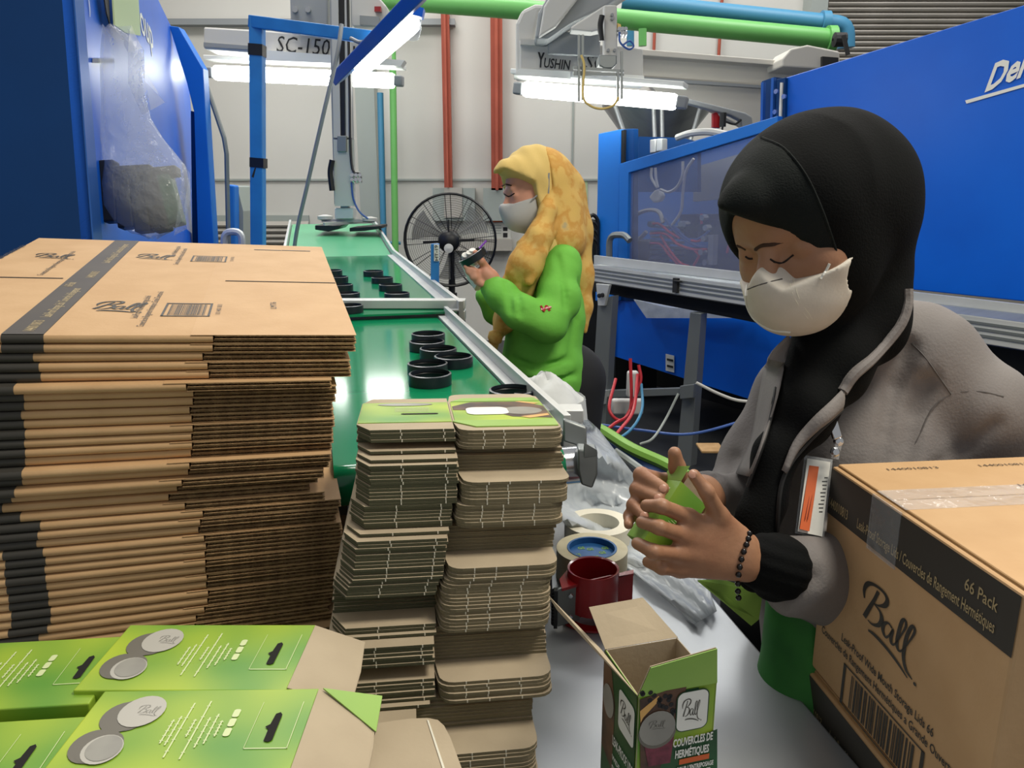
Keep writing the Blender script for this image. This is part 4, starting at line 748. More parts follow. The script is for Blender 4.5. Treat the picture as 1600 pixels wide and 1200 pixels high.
def folded(m, x0, x1, e=0, y1=None):
    P = [(DPt if y1 is None else y1, -e)]+[(TT*.5-(TT*.5+e)*math.sin(a), TT/2-(TT/2+e)*math.cos(a)) for a in np.linspace(0, math.pi, 7)]+[(DPt if y1 is None else y1, TT+e)]
    m.prism([(x0, y, z) for y, z in P], (x1-x0, 0, 0))
def board(m, z0, x0, x1, ph):      # corrugated board edge: liners and a zigzag flute
    m.box(((x0+x1)/2, DPt/2, z0+.0003), (x1-x0, DPt, .0006)); m.box(((x0+x1)/2, DPt/2+.0004, z0+.0037), (x1-x0, DPt-.0008, .0006))
    n = 46; top = [(x0+(x1-x0)*i/n, .0012, z0+(.0007 if (i+ph) % 2 else .0033)) for i in range(n+1)]; bk = [(x, .006, z) for x, y, z in top]
    m.add(top+bk, [(i, i+1, n+2+i, n+1+i) for i in range(n)])
    m.box(((x0+x1)/2, DPt/2+.006, z0+.002), (x1-x0-.002, DPt-.006, .0028))
cm = {}
c0 = bpy.data.objects.new('flattened_carton', None); COL.objects.link(c0); WORG[c0.name] = (0, 0, 0); c0.empty_display_size = .05
b1('folded_panel', 'cardboard', c0, lambda m: folded(m, -Wd, -SPL), smooth=30)
b1('printed_band', 'print', c0, lambda m: folded(m, -BD0, -BD1, .0004), smooth=30)
def flapm(m):
    board(m, 0, -SPL+.001, 0, 0)
b1('flap', ['flute'], c0, flapm)
b1('flap', 'flute', c0, lambda m: board(m, .0052, -SPL+.002, -.0015, 1))
def lin_face(m): m.box((-SPL/2-.012, DPt/2+.001, TT-.0001), (SPL+.024, DPt, .0006))
b1('flap_liner', 'cardboard', c0, lin_face)
tag(c0, 'flattened brown corrugated carton in the tall stack, black band on its fold', 'carton', 'flattened brown cartons in the tall stack')
splits = [333, 333, 317, 325, 327, 293, 303, 302, 297, 300, 302, 300, 301, 299, 298, 295, 286, 277, 264, 290, 318, 314, 311, 320, 323, 321, 322, 322, 324, 323, 326, 325, 320, 307, 305, 333, 345, 395, 402, 410]
NC = len(splits); GENL = 'flattened brown corrugated carton below the top one in the tall stack'; zt = O_[2]; rr = random.Random(11)
pitch_z = (zt - TZ - TT*.2)/NC
LBC = {0: 'top flattened brown carton of the tall stack, printed logo and barcode facing up', 5: 'sixth flattened carton from stack top, pushed further left than those above', 16: 'flattened carton in the tall stack with wider brown surface showing at mid height', 18: 'flattened carton pushed furthest left in the middle of the tall stack', NC-4: 'flattened carton near the stack bottom sticking out right of those above'}
for i, s in enumerate(splits):
    t = i/(NC-1); z = zt-TT-i*pitch_z
    k = (1-t)**.8
    u = nrm(V3(uT[0], uT[1], uT[2]*k)); v0 = V3(vT[0], vT[1], vT[2]*k); w = nrm(np.cross(u, v0)); v = np.cross(w, u)
    a = afront(s, z)+SPL
    jy = rr.uniform(-.002, .003) + (-.012 if i in (5, 14, 16) else 0) - (.02 if i >= NC-4 else 0) + (i >= 19)*(-.004)
    org = V3(O_[0], O_[1], z)+u*a+v*jy
    if i == 0: org = O_ - w*TT
    Mx = Matrix(((u[0], v[0], w[0], org[0]), (u[1], v[1], w[1], org[1]), (u[2], v[2], w[2], org[2]), (0, 0, 0, 1)))
    if i == 0: c0.matrix_basis = Mx; o = c0
    else: o = dup(c0, Mx, label=GENL, group='flattened brown cartons in the tall stack')
    o['label'] = LBC.get(i, ORD[i]+' flattened brown carton from the top of the tall stack')
# print on the top carton only (true carton frame)
fT = Fr((0, 0, TT), V3(1, 0, 0), V3(0, 1, 0), .0006)
def tst(px, py): q = PL(px, py, O_, nT)-O_; return float(q @ uT), float(q @ vT)
mb = MB()
def add_top(name, mt, fn, h=.0006):
    m = MB(); fn(m); o = m.build(name, mt, c0); return o
WORG[c0.name] = (0, 0, 0)
add_top('printed_band', 'bandtop', lambda m: rect(m, fT, -BD0, .003, -BD1, DPt, .0007))
xs, ys = tst(352, 440); xe, _ = tst(525, 441)
add_top('slot', 'void', lambda m: (rect(m, fT, xs, ys, -.001, ys+.006, .0006), rect(m, fT, -Wd+.002, ys-.004, -Wd+ (tst(98, 436)[0]+Wd), ys+.001, .0006)))
def rot90(O, U, V): return Fr(np.array([O[0], O[1], TT]), U, V)
s_a, t_a = tst(150, 492)
def topprint(m):
    # word and line rows run along the depth of the sheet (reading away from the camera)
    for (y0, k) in ((.02, 1.0), (ys+.03, 1.0)):
        pass
    bx, by = tst(165, 488); ex, ey = tst(205, 458)
    logo(m, Fr(np.array([tst(133, 488)[0], tst(133, 488)[1], TT]), V3(1, .0, 0), V3(0, 1, 0)), 0, .0, .062, .060, .0008, shear=.15, k=1.3)
    q = tst(222, 386); logo(m, Fr(np.array([tst(205, 405)[0], tst(205, 405)[1], TT]), V3(1, 0, 0), V3(0, 1, 0)), 0, 0, .062, .055, .0008, shear=.15, k=1.2)
    q = tst(48, 404); logo(m, Fr(np.array([q[0], q[1], TT]), V3(1, 0, 0), V3(0, 1, 0)), 0, 0, .06, .05, .0008, k=1.2)
    for (px, py, L, tx) in ((214, 498, .13, 'Leak-Proof Wide Mouth Storage Lids 66'), (224, 511, .20, 'Couvercles de Rangement Hermetiques a Grande Ouverture 66'), (272, 402, .12, 'Leak-Proof Wide Mouth Storage Lids 66'), (278, 414, .17, 'Couvercles de Rangement Hermetiques a Grande Ouverture 66'), (2, 405, .14, 'Leak-Proof Wide Mouth Storage Lids'), (66, 431, .22, 'Couvercles de Rangement Hermetiques Grande Ouverture 66')):
        q = tst(px, py); F_ = Fr(np.array([q[0], q[1], TT]), V3(0, 1, 0), V3(-1, 0, 0)); text(m, F_, tx, 0, 0, L, .008, bold=.01, h=.0008)
    for (px, py, w_, hh) in ((250, 495, .058, .075), (297, 409, .058, .06)):
        q = tst(px, py); F_ = Fr(np.array([q[0], q[1], TT]), V3(1, 0, 0), V3(0, 1, 0)); barcode(m, F_, 0, 0, w_, hh, px, .0008)
        F2 = Fr(np.array([q[0]+w_+.006, q[1]+.01, TT]), V3(0, 1, 0), V3(-1, 0, 0)); text(m, F2, '1 00 14400 10813', 0, -.006, hh*.8, .006, h=.0008)
    q = tst(432, 483); F_ = Fr(np.array([q[0], q[1], TT]), V3(0, 1, 0), V3(-1, 0, 0)); text(m, F_, 'LMT6', 0, 0, .04, .008, h=.0008)
    for px, py, ww in ((397, 391, .05), (440, 392, .045), (475, 393, .012)):
        q = tst(px, py); rect(m, Fr(np.array([q[0], q[1], TT]), V3(1, 0, 0), V3(0, 1, 0)), 0, 0, ww, .006, .0008)
add_top('lettering', 'print', topprint)
def bandt(m):
    for px, py, L, tx in ((52, 519, .05, '1440010813'), (78, 497, .17, 'Leak-Proof Storage Lids / Couvercles de Rangement'), (112, 449, .03, '66 Pack'), (146, 435, .05, '1440010813'), (170, 412, .2, 'Leak-Proof Storage Lids / Couvercles de Rangement')):
        q = tst(px, py); text(m, Fr(np.array([q[0], q[1], TT]), V3(0, 1, 0), V3(-1, 0, 0)), tx, 0, 0, L, .011, bold=.015, h=.0010)
add_top('lettering', 'bandtxt', bandt)
# ================================================================ stepped pile of flat green cartons
CW = .233; CM = .110; CDp = .115; CT = .0034
uP = nrm(V3(.987, .13, -.02)); vP = nrm(V3(-.166, 1.008, -.07)); 
wP = nrm(np.cross(uP, vP)); vP = np.cross(wP, uP)
def left_poly(L):
    P = [(.0, 0)]
    if L: P += [(0, -.004), (.016, -.034), (CM, -.034)]
    else: P += [(CM, 0)]
    P += [(CM, CDp), (CM, CDp+.03), (.012, CDp+.03), (0, CDp)]
    return P
def right_poly(R, fl=.044):
    P = [(CM+.0005, CDp), (CM+.0005, 0)]
    if R:
        P += [(CM+.004+.016*(1-math.cos(a)), -fl+.016*(1-math.sin(a))) for a in np.linspace(0, 1.57, 5)]
        P += [(CW-.016+.016*math.sin(a), -fl+.016*(1-math.cos(a))) for a in np.linspace(0, 1.57, 5)]
    P += [(CW, 0), (CW, CDp+.035)]+[(CW-.004-.016*(1-math.cos(a)), CDp+.04+.016*math.sin(a)) for a in np.linspace(0, 1.57, 4)]+[(CM+.02-.016*math.sin(a), CDp+.056-.016*(1-math.cos(a))) for a in np.linspace(0, 1.4, 4)]
    return P
def prismz(m, P, z0, z1): m.prism([(x, y, z0) for x, y in P], (0, 0, z1-z0))
MESHC = {}
def card_part(kind, v):
    k = (kind, v)
    if k not in MESHC:
        m = MB()
        if kind == 'l': prismz(m, left_poly(v), 0, CT*.42); prismz(m, left_poly(v), CT*.5, CT*.92)
        if kind == 'r': prismz(m, right_poly(v), 0, CT*.42); prismz(m, right_poly(v), CT*.5, CT*.92)
        if kind == 'c':
            if v[0]:
                for x in (.05, .098): m.box((x, -.0342, CT/2), (.0012, .0004, CT*.9))
            if v[1]:
                for x in (CM+.032, CM+.055, CW-.034): m.box((x, -.0442, CT/2), (.0012, .0004, CT*.9))
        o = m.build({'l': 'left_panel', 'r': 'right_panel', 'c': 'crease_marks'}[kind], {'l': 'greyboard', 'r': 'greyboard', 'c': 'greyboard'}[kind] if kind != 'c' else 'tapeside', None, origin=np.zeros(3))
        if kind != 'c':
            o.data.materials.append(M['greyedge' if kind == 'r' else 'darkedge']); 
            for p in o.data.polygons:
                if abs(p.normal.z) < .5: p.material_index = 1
        MESHC[k] = o.data; bpy.data.objects.remove(o)
    return MESHC[k]
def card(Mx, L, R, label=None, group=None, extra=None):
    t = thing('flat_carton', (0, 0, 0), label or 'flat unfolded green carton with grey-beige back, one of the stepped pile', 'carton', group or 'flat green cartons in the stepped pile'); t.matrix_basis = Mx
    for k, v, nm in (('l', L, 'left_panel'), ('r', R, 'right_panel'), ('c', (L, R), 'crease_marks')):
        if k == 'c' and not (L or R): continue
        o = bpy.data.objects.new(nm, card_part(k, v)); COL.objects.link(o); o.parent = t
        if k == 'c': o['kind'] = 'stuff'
    return t
def Rin(z): # right flap out?
    return not (1.143 < z < 1.1655 or 1.0605 < z < 1.092 or .956 < z < .994 or .9025 < z < .934)
def Lin(z): return not (1.165 < z < 1.174 or 1.002 < z < 1.031 or .955 < z < .970 or z < .93)
rr = random.Random(21); z = 1.186; i = 0
KEY = [(1.19, 712, .87), (1.166, 712, .87), (1.16, 716, .84), (1.12, 716, .84), (1.118, 706, .84), (1.093, 706, .84), (1.09, 700, .82), (1.05, 694, .82), (1.04, 682, .82), (.995, 682, .82), (.99, 678, .80), (.935, 680, .80), (.93, 650, .77), (.84, 650, .77)]
def key(z):
    for a, b in zip(KEY, KEY[1:]):
        if z >= b[0]: t = (z-b[0])/(a[0]-b[0]+1e-9); return b[1]+(a[1]-b[1])*min(1, t), b[2]+(a[2]-b[2])*min(1, t)
    return KEY[-1][1:]
TOPCARD = None; step = 0; kk = 0; lastR = True
STEP = ['top', 'second', 'third', 'fourth', 'lowest', 'lowest']
while z > TZ+.002:
    px, dd = key(z); L, R = Lin(z), Rin(z)
    # place: the right flap's front-left corner sits at image x=px, depth dd, height z
    X = (px-800)/FPX*dd; Yy = (dd-(CAMZ-z)*sp)/cp
    t = max(0, (z-.85)/.336); kz = t
    u = nrm(V3(uP[0], uP[1], uP[2]*kz)); v_ = V3(vP[0], vP[1], vP[2]*kz); w = nrm(np.cross(u, v_)); v = np.cross(w, u)
    org = V3(X, Yy, z)-u*CM+v*.044+u*rr.uniform(-.0014, .0014)+v*rr.uniform(-.0012, .0012)
    Mx = Matrix(((u[0], v[0], w[0], org[0]), (u[1], v[1], w[1], org[1]), (u[2], v[2], w[2], org[2]), (0, 0, 0, 1)))
    if R and not lastR: step += 1; kk = 0
    lastR = R; o = card(Mx, L, R, '%s flat grey-backed carton in the %s step of the green pile%s' % (ORD[kk], STEP[step], '' if R else ', flap folded back')); kk += 1
    if TOPCARD is None: TOPCARD = o; topM = (org, u, v, w); o['label'] = 'top flat green printed carton of the stepped pile, logo panel facing up'
    for zz, ll in ((1.143, 'beige rounded flap carton topmost of the second step at right of the pile'), (1.0605, 'beige rounded flap carton topmost of the third step of the pile'), (.956, 'beige rounded flap carton topmost of the fourth step of the pile'), (.9025, 'beige rounded flap carton topmost of the lowest step of the pile')):
        if z <= zz < z+CT+.0001: o['label'] = ll
    z -= CT+.0001; i += 1
fc2 = Fr((0, 0, CT), V3(1, 0, 0), V3(0, 1, 0))
WORG[TOPCARD.name] = (0, 0, 0)
b1('printed_panel', 'greenprint', TOPCARD, lambda m: (prismz(m, [(.001, .0), (CM-.001, 0), (CM-.001, CDp), (.001, CDp)], CT*.92, CT+.0006), prismz(m, [(CM+.003, .002), (CW-.001, .002), (CW-.001, CDp), (CM+.003, CDp)], CT*.92, CT+.0006)))
b1('closing_flap', 'greenflap', TOPCARD, lambda m: (prismz(m, [(CM, -.002), (CM+.025, -.030), (CW-.003, -.030), (CW-.001, .002), (CM, .002)], CT*.92, CT+.0012), prismz(m, [(CM+.004, CDp), (CM+.02, CDp+.022), (CW-.006, CDp+.022), (CW-.001, CDp)], CT*.92, CT+.0012)))
f3 = Fr((0, 0, CT+.0008), V3(1, 0, 0), V3(0, 1, 0))
b1('food_picture', 'brownprint', TOPCARD, lambda m: (poly(m, f3, [(CM+.004, CDp*.55), (CM+.004, CDp-.03), (CM+.03, CDp-.004), (CW-.03, CDp-.004), (CW-.002, CDp*.7), (CW-.002, .01), (CW-.05, .02), (CM+.05, CDp*.5)], .0001),))
b1('food_picture', 'lidgrey', TOPCARD, lambda m: (poly(m, f3, circ(CW-.034, CDp*.47, .026, .022), .0003), poly(m, f3, circ(.055, CDp*.88, .035, .009), .0003)))
b1('food_picture', 'cream', TOPCARD, lambda m: (poly(m, f3, [(CW-.035, CDp*.95), (CW-.028, CDp*.98), (CW-.005, CDp*.85), (CW-.012, CDp*.80)], .0004), poly(m, f3, [(CW-.04, CDp*.16), (CW-.03, CDp*.08), (CW-.004, CDp*.2), (CW-.004, CDp*.3)], .0004)))
b1('logo_plate', 'white', TOPCARD, lambda m: poly(m, f3, rrect(CM+.02, CDp*.28, CM+.072, CDp*.66, .012), .0005))
b1('logo_word', 'print', TOPCARD, lambda m: logo(m, Fr((CM+.064, CDp*.58, CT+.0008), V3(-1, 0, 0), V3(0, -1, 0)), 0, 0, .036, .022, -.0008, k=1.2))
b1('lettering', 'white', TOPCARD, lambda m: [text(m, Fr((CM+.08, y, CT+.0008), V3(-1, 0, 0), V3(0, -1, 0)), tx, 0, 0, .062, .007, bold=.02, h=-.0008) for y, tx in ((CDp*.88, 'COUVERCLES DE'), (CDp*.78, 'HERMETIQUES'))])
b1('hang_hole', 'void', TOPCARD, lambda m: poly(m, f3, rrect(.05, CDp*.35, .095, CDp*.41, .004, .003), .0002))
b1('lettering', 'paleprint', TOPCARD, lambda m: [rect(m, f3, .042, CDp*y, .085, CDp*y+.002, .0002) for y in (.62, .56, .5, .68)])
# loose beige flap card and small flap carton in front of the pile
def place(px, py, z, yaw, L, R, lb, grp=None, roll=0):
    p = AZ(px, py, z); u = V3(math.cos(yaw), math.sin(yaw), roll); u = nrm(u); w = nrm(np.cross(u, V3(-math.sin(yaw), math.cos(yaw), 0))); v = np.cross(w, u)
    org = p-u*CM+v*.044
    return card(Matrix(((u[0], v[0], w[0], org[0]), (u[1], v[1], w[1], org[1]), (u[2], v[2], w[2], org[2]), (0, 0, 0, 1))), L, R, lb, 'flat green cartons in the stepped pile')
# ================================================================ finished green boxes lying at the lower left
BL_, BD_, BH_ = .176, .100, .094
def gbox(P, yaw, L=BL_, Dp=BD_, H=BH_, lb='', top=True, flap=0, z=1.05, tiltflap=.15):
    t = thing('green_box', (P[0], P[1], z-H), lb, 'box', 'finished green boxes at the lower left'); t.rotation_euler = (0, 0, yaw); WORG[t.name] = (0, 0, 0)
    def shell(m):
        m.box((-L/2, -Dp/2, H/2), (L, Dp, H))
    b1('box_body', 'greenprint', t, shell, bevel=.0012)
    f = Fr((-L, -Dp, H), V3(1, 0, 0), V3(0, 1, 0), .0006)
    if top:
        # picture of a lid and ring
        b1('lid_picture', 'lidbody', t, lambda m: (poly(m, f, circ(L*.205, Dp*.68, .0150, .019, rot=.2), .0007), poly(m, f, circ(L*.175, Dp*.66, .0165, .0185, rot=.2), .0008), poly(m, f, circ(L*.135, Dp*.33, .0165, .0185, rot=.3), .00085), poly(m, f, circ(L*.165, Dp*.32, .0165, .018, rot=.3), .00095)))
        b1('lid_picture', 'lidtop', t, lambda m: (poly(m, f, circ(L*.245, Dp*.72, .0175, .019), .0012), poly(m, f, circ(L*.185, Dp*.29, .0145, .016, rot=.4), .0012)))
        b1('lid_picture', 'lidgrey', t, lambda m: (poly(m, f, circ(L*.19, Dp*.30, .0125, .0140, rot=.4), .0015), logo(m, f, L*.225, Dp*.66, .018, .013, .0016, k=.6, reg=False)))
        def txt(m):
            for k, (x, a, b) in enumerate(((.405, .35, .62), (.43, .33, .66), (.455, .2, .82), (.5, .42, .62), (.525, .18, .84), (.56, .3, .64), (.59, .34, .68), (.62, .42, .6))):
                rect(m, f, L*x, Dp*a, L*x+.0012, Dp*b, .0007)
                for j in range(5): q = a+(b-a)*(j+.5)/5; rect(m, f, L*x-.0008, Dp*q, L*x+.002, Dp*(q+.008), .0008)
            for y in (.42, .53, .64): poly(m, f, rrect(L*.655, Dp*y, L*.685, Dp*(y+.095), .002), .0007)
        b1('lettering', 'paleprint', t, txt)
        b1('hang_hole', 'void', t, lambda m: poly(m, f, [(L*(.86+a), Dp*(.52+b)) for a, b in ((-.018, -.16), (.004, -.17), (.018, -.15), (.018, .14), (.006, .17), (-.012, .15), (-.018, .03), (-.036, 0), (-.018, -.03))], .0009))
        b1('crease', 'paleprint', t, lambda m: (rect(m, f, L*.77, Dp*.28, L*.772, Dp*.82, .0007), rect(m, f, L*.77, Dp*.28, L*.955, Dp*.288, .0007), rect(m, f, L*.95, Dp*.28, L*.953, Dp*.82, .0007)))
    if flap:
        b1('open_flap', 'greyboard', t, lambda m: m.prism([(0, -.003, H), (.048, -.012, H-.012), (.052, -Dp*.55, H-.014), (.052, -Dp+.0, H-.016), (0, -Dp+.002, H)], (0, 0, .0012)))
        if flap > 1: b1('open_flap', 'greenflap', t, lambda m: m.prism([(.004, -.004, H+.002), (.052, -.004, H-.006), (.052, -.04, H-.012), (.004, -.004, H+.0015)], (0, 0, .001)))
        b1('box_mouth', 'greyboard', t, lambda m: m.box((.0006, -Dp/2, H/2), (.0012, Dp-.004, H-.004)))
    return t
pA = AZ(494, 976, 1.05); pB = AZ(489, 1073, 1.05)
gbox(pA, -.0, lb='green box lying behind, its hang hole and grey flap at right, lid picture up', flap=1)
gbox((pB[0]+.006, pB[1]-.002), .02, lb='front green box lying with large lid picture and long grey flap at right', flap=2)
pC = AZ(214, 987, 1.05); pD = AZ(146, 1112, 1.05)
gbox((pC[0]-.003, pC[1]), .10, lb='green box at far left edge behind, only its hang hole end in view', z=1.046)
gbox((pD[0]-.006, pD[1]), .10, lb='green box in the bottom left corner, cut by the frame', z=1.046)
for k, q in enumerate((pA, (pB[0]+.006, pB[1]-.002), (pC[0]-.003, pC[1]), (pD[0]-.006, pD[1]))):
    gbox(q, (0, .02, .10, .10)[k], lb='green box in the lower layer beneath the %s lying box' % ('rear right', 'front right', 'far left rear', 'bottom left corner')[k], top=False, z=1.05-.0945-(0, 0, .004, .004)[k], H=.1045-(0, 0, .004, .004)[k])
# loose flap near bottom centre
lc_ = thing('loose_carton', AZ(660, 1200, .98), 'loose unfolded beige card lying at bottom centre beside grey box flap', 'card')
b1('card_panel', 'greyboard', lc_, lambda m: m.prism([AZ(x, y, .985) for x, y in [(590, 1132), (640, 1125), (668, 1124), (684, 1127), (694, 1136), (704, 1155), (726, 1215), (726, 1260), (560, 1260)]], (0, 0, .0015)))
b1('crease', 'tapeside', lc_, lambda m: m.prism([AZ(x, y, .987) for x, y in [(667, 1125), (670, 1126), (700, 1215), (696, 1215)]], (0, 0, .0004)))
b1('card_support', 'greyboard', lc_, lambda m: [m.prism([AZ(x, y, .985)-V3(0, 0, .004+.006*k) for x, y in [(575, 1145), (660, 1142), (700, 1225), (560, 1260)]], (0, 0, .0014)) for k in range(22)])
sb = thing('small_flap_carton', AZ(655, 1106, .915), 'small beige-flapped carton group sticking out left below the stepped pile', 'carton')
b1('flap_stack', 'greyboard', sb, lambda m: [m.prism([AZ(x, y, .925)-V3(0, 0, .0022*k) for x, y in [(628, 1052), (672, 1052), (690, 1100), (668, 1103), (645, 1100), (632, 1090), (628, 1078)]], (0, 0, .0016)) for k in range(5)])
# ================================================================ open green box
ZB = 1.045
oA = AZ(997, 1089, ZB); oL = AZ(940, 1016, ZB); oR = AZ(1120, 1066, ZB)
uu = nrm(oR-oA); nn_ = V3(-uu[1], uu[0], 0); S1 = np.linalg.norm(oR-oA); S2 = np.linalg.norm(oL-oA)
ob = thing('open_box', (oA[0], oA[1], TZ), 'open standing green printed box with raised beige flaps on steel table', 'box')
bA, bB, bC, bD = oA, oA+uu*S1, oA+uu*S1+nn_*S2, oA+nn_*S2
def wall(m, p, q, th, inward): 
    m.prism([p*[1, 1, 0]+V3(0, 0, TZ+.001), q*[1, 1, 0]+V3(0, 0, TZ+.001), q*[1, 1, 0]+V3(0, 0, ZB), p*[1, 1, 0]+V3(0, 0, ZB)], inward*th)
for p, q, iw in ((bA, bB, nn_), (bD, bA, uu)):
    b1('printed_side', 'greenprint', ob, lambda m: wall(m, p, q, .0006, iw)); 
for p, q, iw in ((bA, bB, nn_), (bB, bC, -uu), (bC, bD, -nn_), (bD, bA, uu)):
    b1('inner_side', 'greyboard', ob, lambda m: wall(m, p+iw*.0006+V3(0, 0, 0), q+iw*.0006, .0008, iw))
b1('inner_floor', 'greyboard', ob, lambda m: m.prism([x*[1, 1, 0]+V3(0, 0, TZ+.001) for x in (bA, bB, bC, bD)], (0, 0, .001)))
def fl(mt, p, q, r, s_, nm='flap', th=None):
    n_ = nrm(np.cross(q-p, s_-p)); b1(nm, mt, ob, lambda m: m.prism([p, q, r, s_], n_*.0008))
# back flap (far side) rises up and back; left flap opens outwards to the left; front flap folds up
upB = D(1003, 934, np.dot(bD-CAM, FX)+.012); 
bk0, bk1 = bD, bC
dB = float(np.dot(bD-CAM, FX)); dC = float(np.dot(bC-CAM, FX))
fl('greyboard', bD, bC, D(1004, 934, dC+.02), D(920, 949, dB+.02))
fl('greyboard', oA, oL, D(856, 930, .80), D(870, 953, .78))
dA = float(np.dot(bA-CAM, FX)); dBb = float(np.dot(bB-CAM, FX))
fl('greenflap', oA, bB, D(1120, 1013, dBb-.01), D(1017, 1043, dA-.004))
fl('greyboard', oA+nn_*.002, bB+nn_*.002, D(1120, 1013, dBb-.01)+nn_*.002, D(1017, 1043, dA-.004)+nn_*.002)
fR = Fr(bA+V3(0, 0, TZ-bA[2]), uu, V3(0, 0, 1), .0008); HH = ZB-TZ
fL = Fr(bD+V3(0, 0, TZ-bD[2]), -nn_, V3(0, 0, 1), .0008)
def onf(fr, px, py): q = PL(px, py, fr.O, fr.n)-fr.O; return float(q @ fr.u), float(q @ fr.v)
b1('printed_area', 'darkprint', ob, lambda m: (poly(m, fR, [onf(fR, *p) for p in ((1030, 1200), (1045, 1168), (1120, 1138), (1120, 1320), (1000, 1340))], .0008), rect(m, fL, 0, 0, S2, HH, .0008), rect(m, fR, onf(fR, 1070, 1080)[0], onf(fR, 1070, 1140)[1], onf(fR, 1091, 1080)[0], HH-.001, .0010)))
b1('food_picture', 'brownprint', ob, lambda m: (poly(m, fR, [onf(fR, *p) for p in ((999, 1092), (1040, 1078), (1072, 1072), (1062, 1115), (1052, 1150), (1030, 1200), (1000, 1240))], .0010), poly(m, fL, [(.001, HH*.5), (S2*.36, HH*.45), (S2*.4, HH*.8), (S2*.25, HH*.96), (.001, HH*.97)], .0010)))
b1('food_picture', 'cream', ob, lambda m: poly(m, fR, [onf(fR, *p) for p in ((999, 1110), (1028, 1086), (1032, 1090), (1004, 1120), (1000, 1128))], .0012))
rr = random.Random(2)
b1('berry_picture', 'blackm', ob, lambda m: [poly(m, fR, circ(*onf(fR, 1000+rr.random()*66, 1080+rr.random()*40), .0022, n=8), .0013) for k in range(34)])
b1('jar_picture', 'jam', ob, lambda m: poly(m, fR, [onf(fR, *p) for p in ((1003, 1150), (1052, 1148), (1046, 1190), (1012, 1196))], .0014))
b1('lid_picture', 'lidgrey', ob, lambda m: (poly(m, fR, circ(*onf(fR, 1026, 1136), .0165, .0165), .0017), poly(m, fL, circ(S2*.2, HH*.78, .012, .016), .0014)))
b1('lid_picture', 'lidbody', ob, lambda m: poly(m, fR, circ(*onf(fR, 1026, 1141), .0175, .0165), .0015))
lp = onf(fR, 1055, 1140); l2 = onf(fR, 1106, 1075)
LW = l2[0]-lp[0]; cx, cy = (lp[0]+l2[0])/2, (onf(fR, 1080, 1108)[1])
b1('logo_plate', 'darkprint', ob, lambda m: poly(m, fR, rrect(cx-LW/2-.001, cy-.0195, cx+LW/2+.001, cy+.0195, .007), .0016))
b1('logo_plate', 'white', ob, lambda m: (poly(m, fR, rrect(cx-LW/2, cy-.0185, cx+LW/2, cy+.0185, .006), .0018), poly(m, fL, rrect(S2*.52, HH*.73, S2*.97, HH*.93, .005), .0014)))
b1('logo_word', 'print', ob, lambda m: (logo(m, fR, cx-LW*.34, cy-.010, LW*.62, .022, .0022, k=.9), logo(m, fL, S2*.58, HH*.79, S2*.33, .02, .0018, k=.9), logo(m, fR, onf(fR, 1026, 1136)[0]-.008, onf(fR, 1026, 1136)[1]-.001, .016, .009, .0020, k=.5, reg=False)))
def cov(m):
    for tx, a, b, h_ in (('COUVERCLES DE', (1050, 1168), (1112, 1150), .0075), ('HERMÉTIQUES', (1053, 1187), (1106, 1169), .0075), ('POUR L\'ENTREPOSAGE', (1056, 1207), (1113, 1189), .0045), ('DE GOUTTEMENTS', (1062, 1216), (1108, 1200), .0045)):
        p, q = onf(fR, *a), onf(fR, *b); text(m, fR, tx, p[0], q[1]-.002, q[0]-p[0], h_, bold=.03, h=.0018, rot=0)
    for tx, a, h_ in (('LEAK-PROOF LIDS', HH*.60, .009), ('WIDE MOUTH', HH*.52, .005), ('STORAGE', HH*.47, .004)): text(m, fL, tx, S2*.38, a, S2*.6, h_, bold=.02, h=.0016)
b1('lettering', 'white', ob, cov)
b1('orange_strip', 'orange', ob, lambda m: (rect(m, fR, onf(fR, 1060, 1190)[0], onf(fR, 1085, 1188)[1], onf(fR, 1106, 1190)[0], onf(fR, 1085, 1180)[1], .0014),))
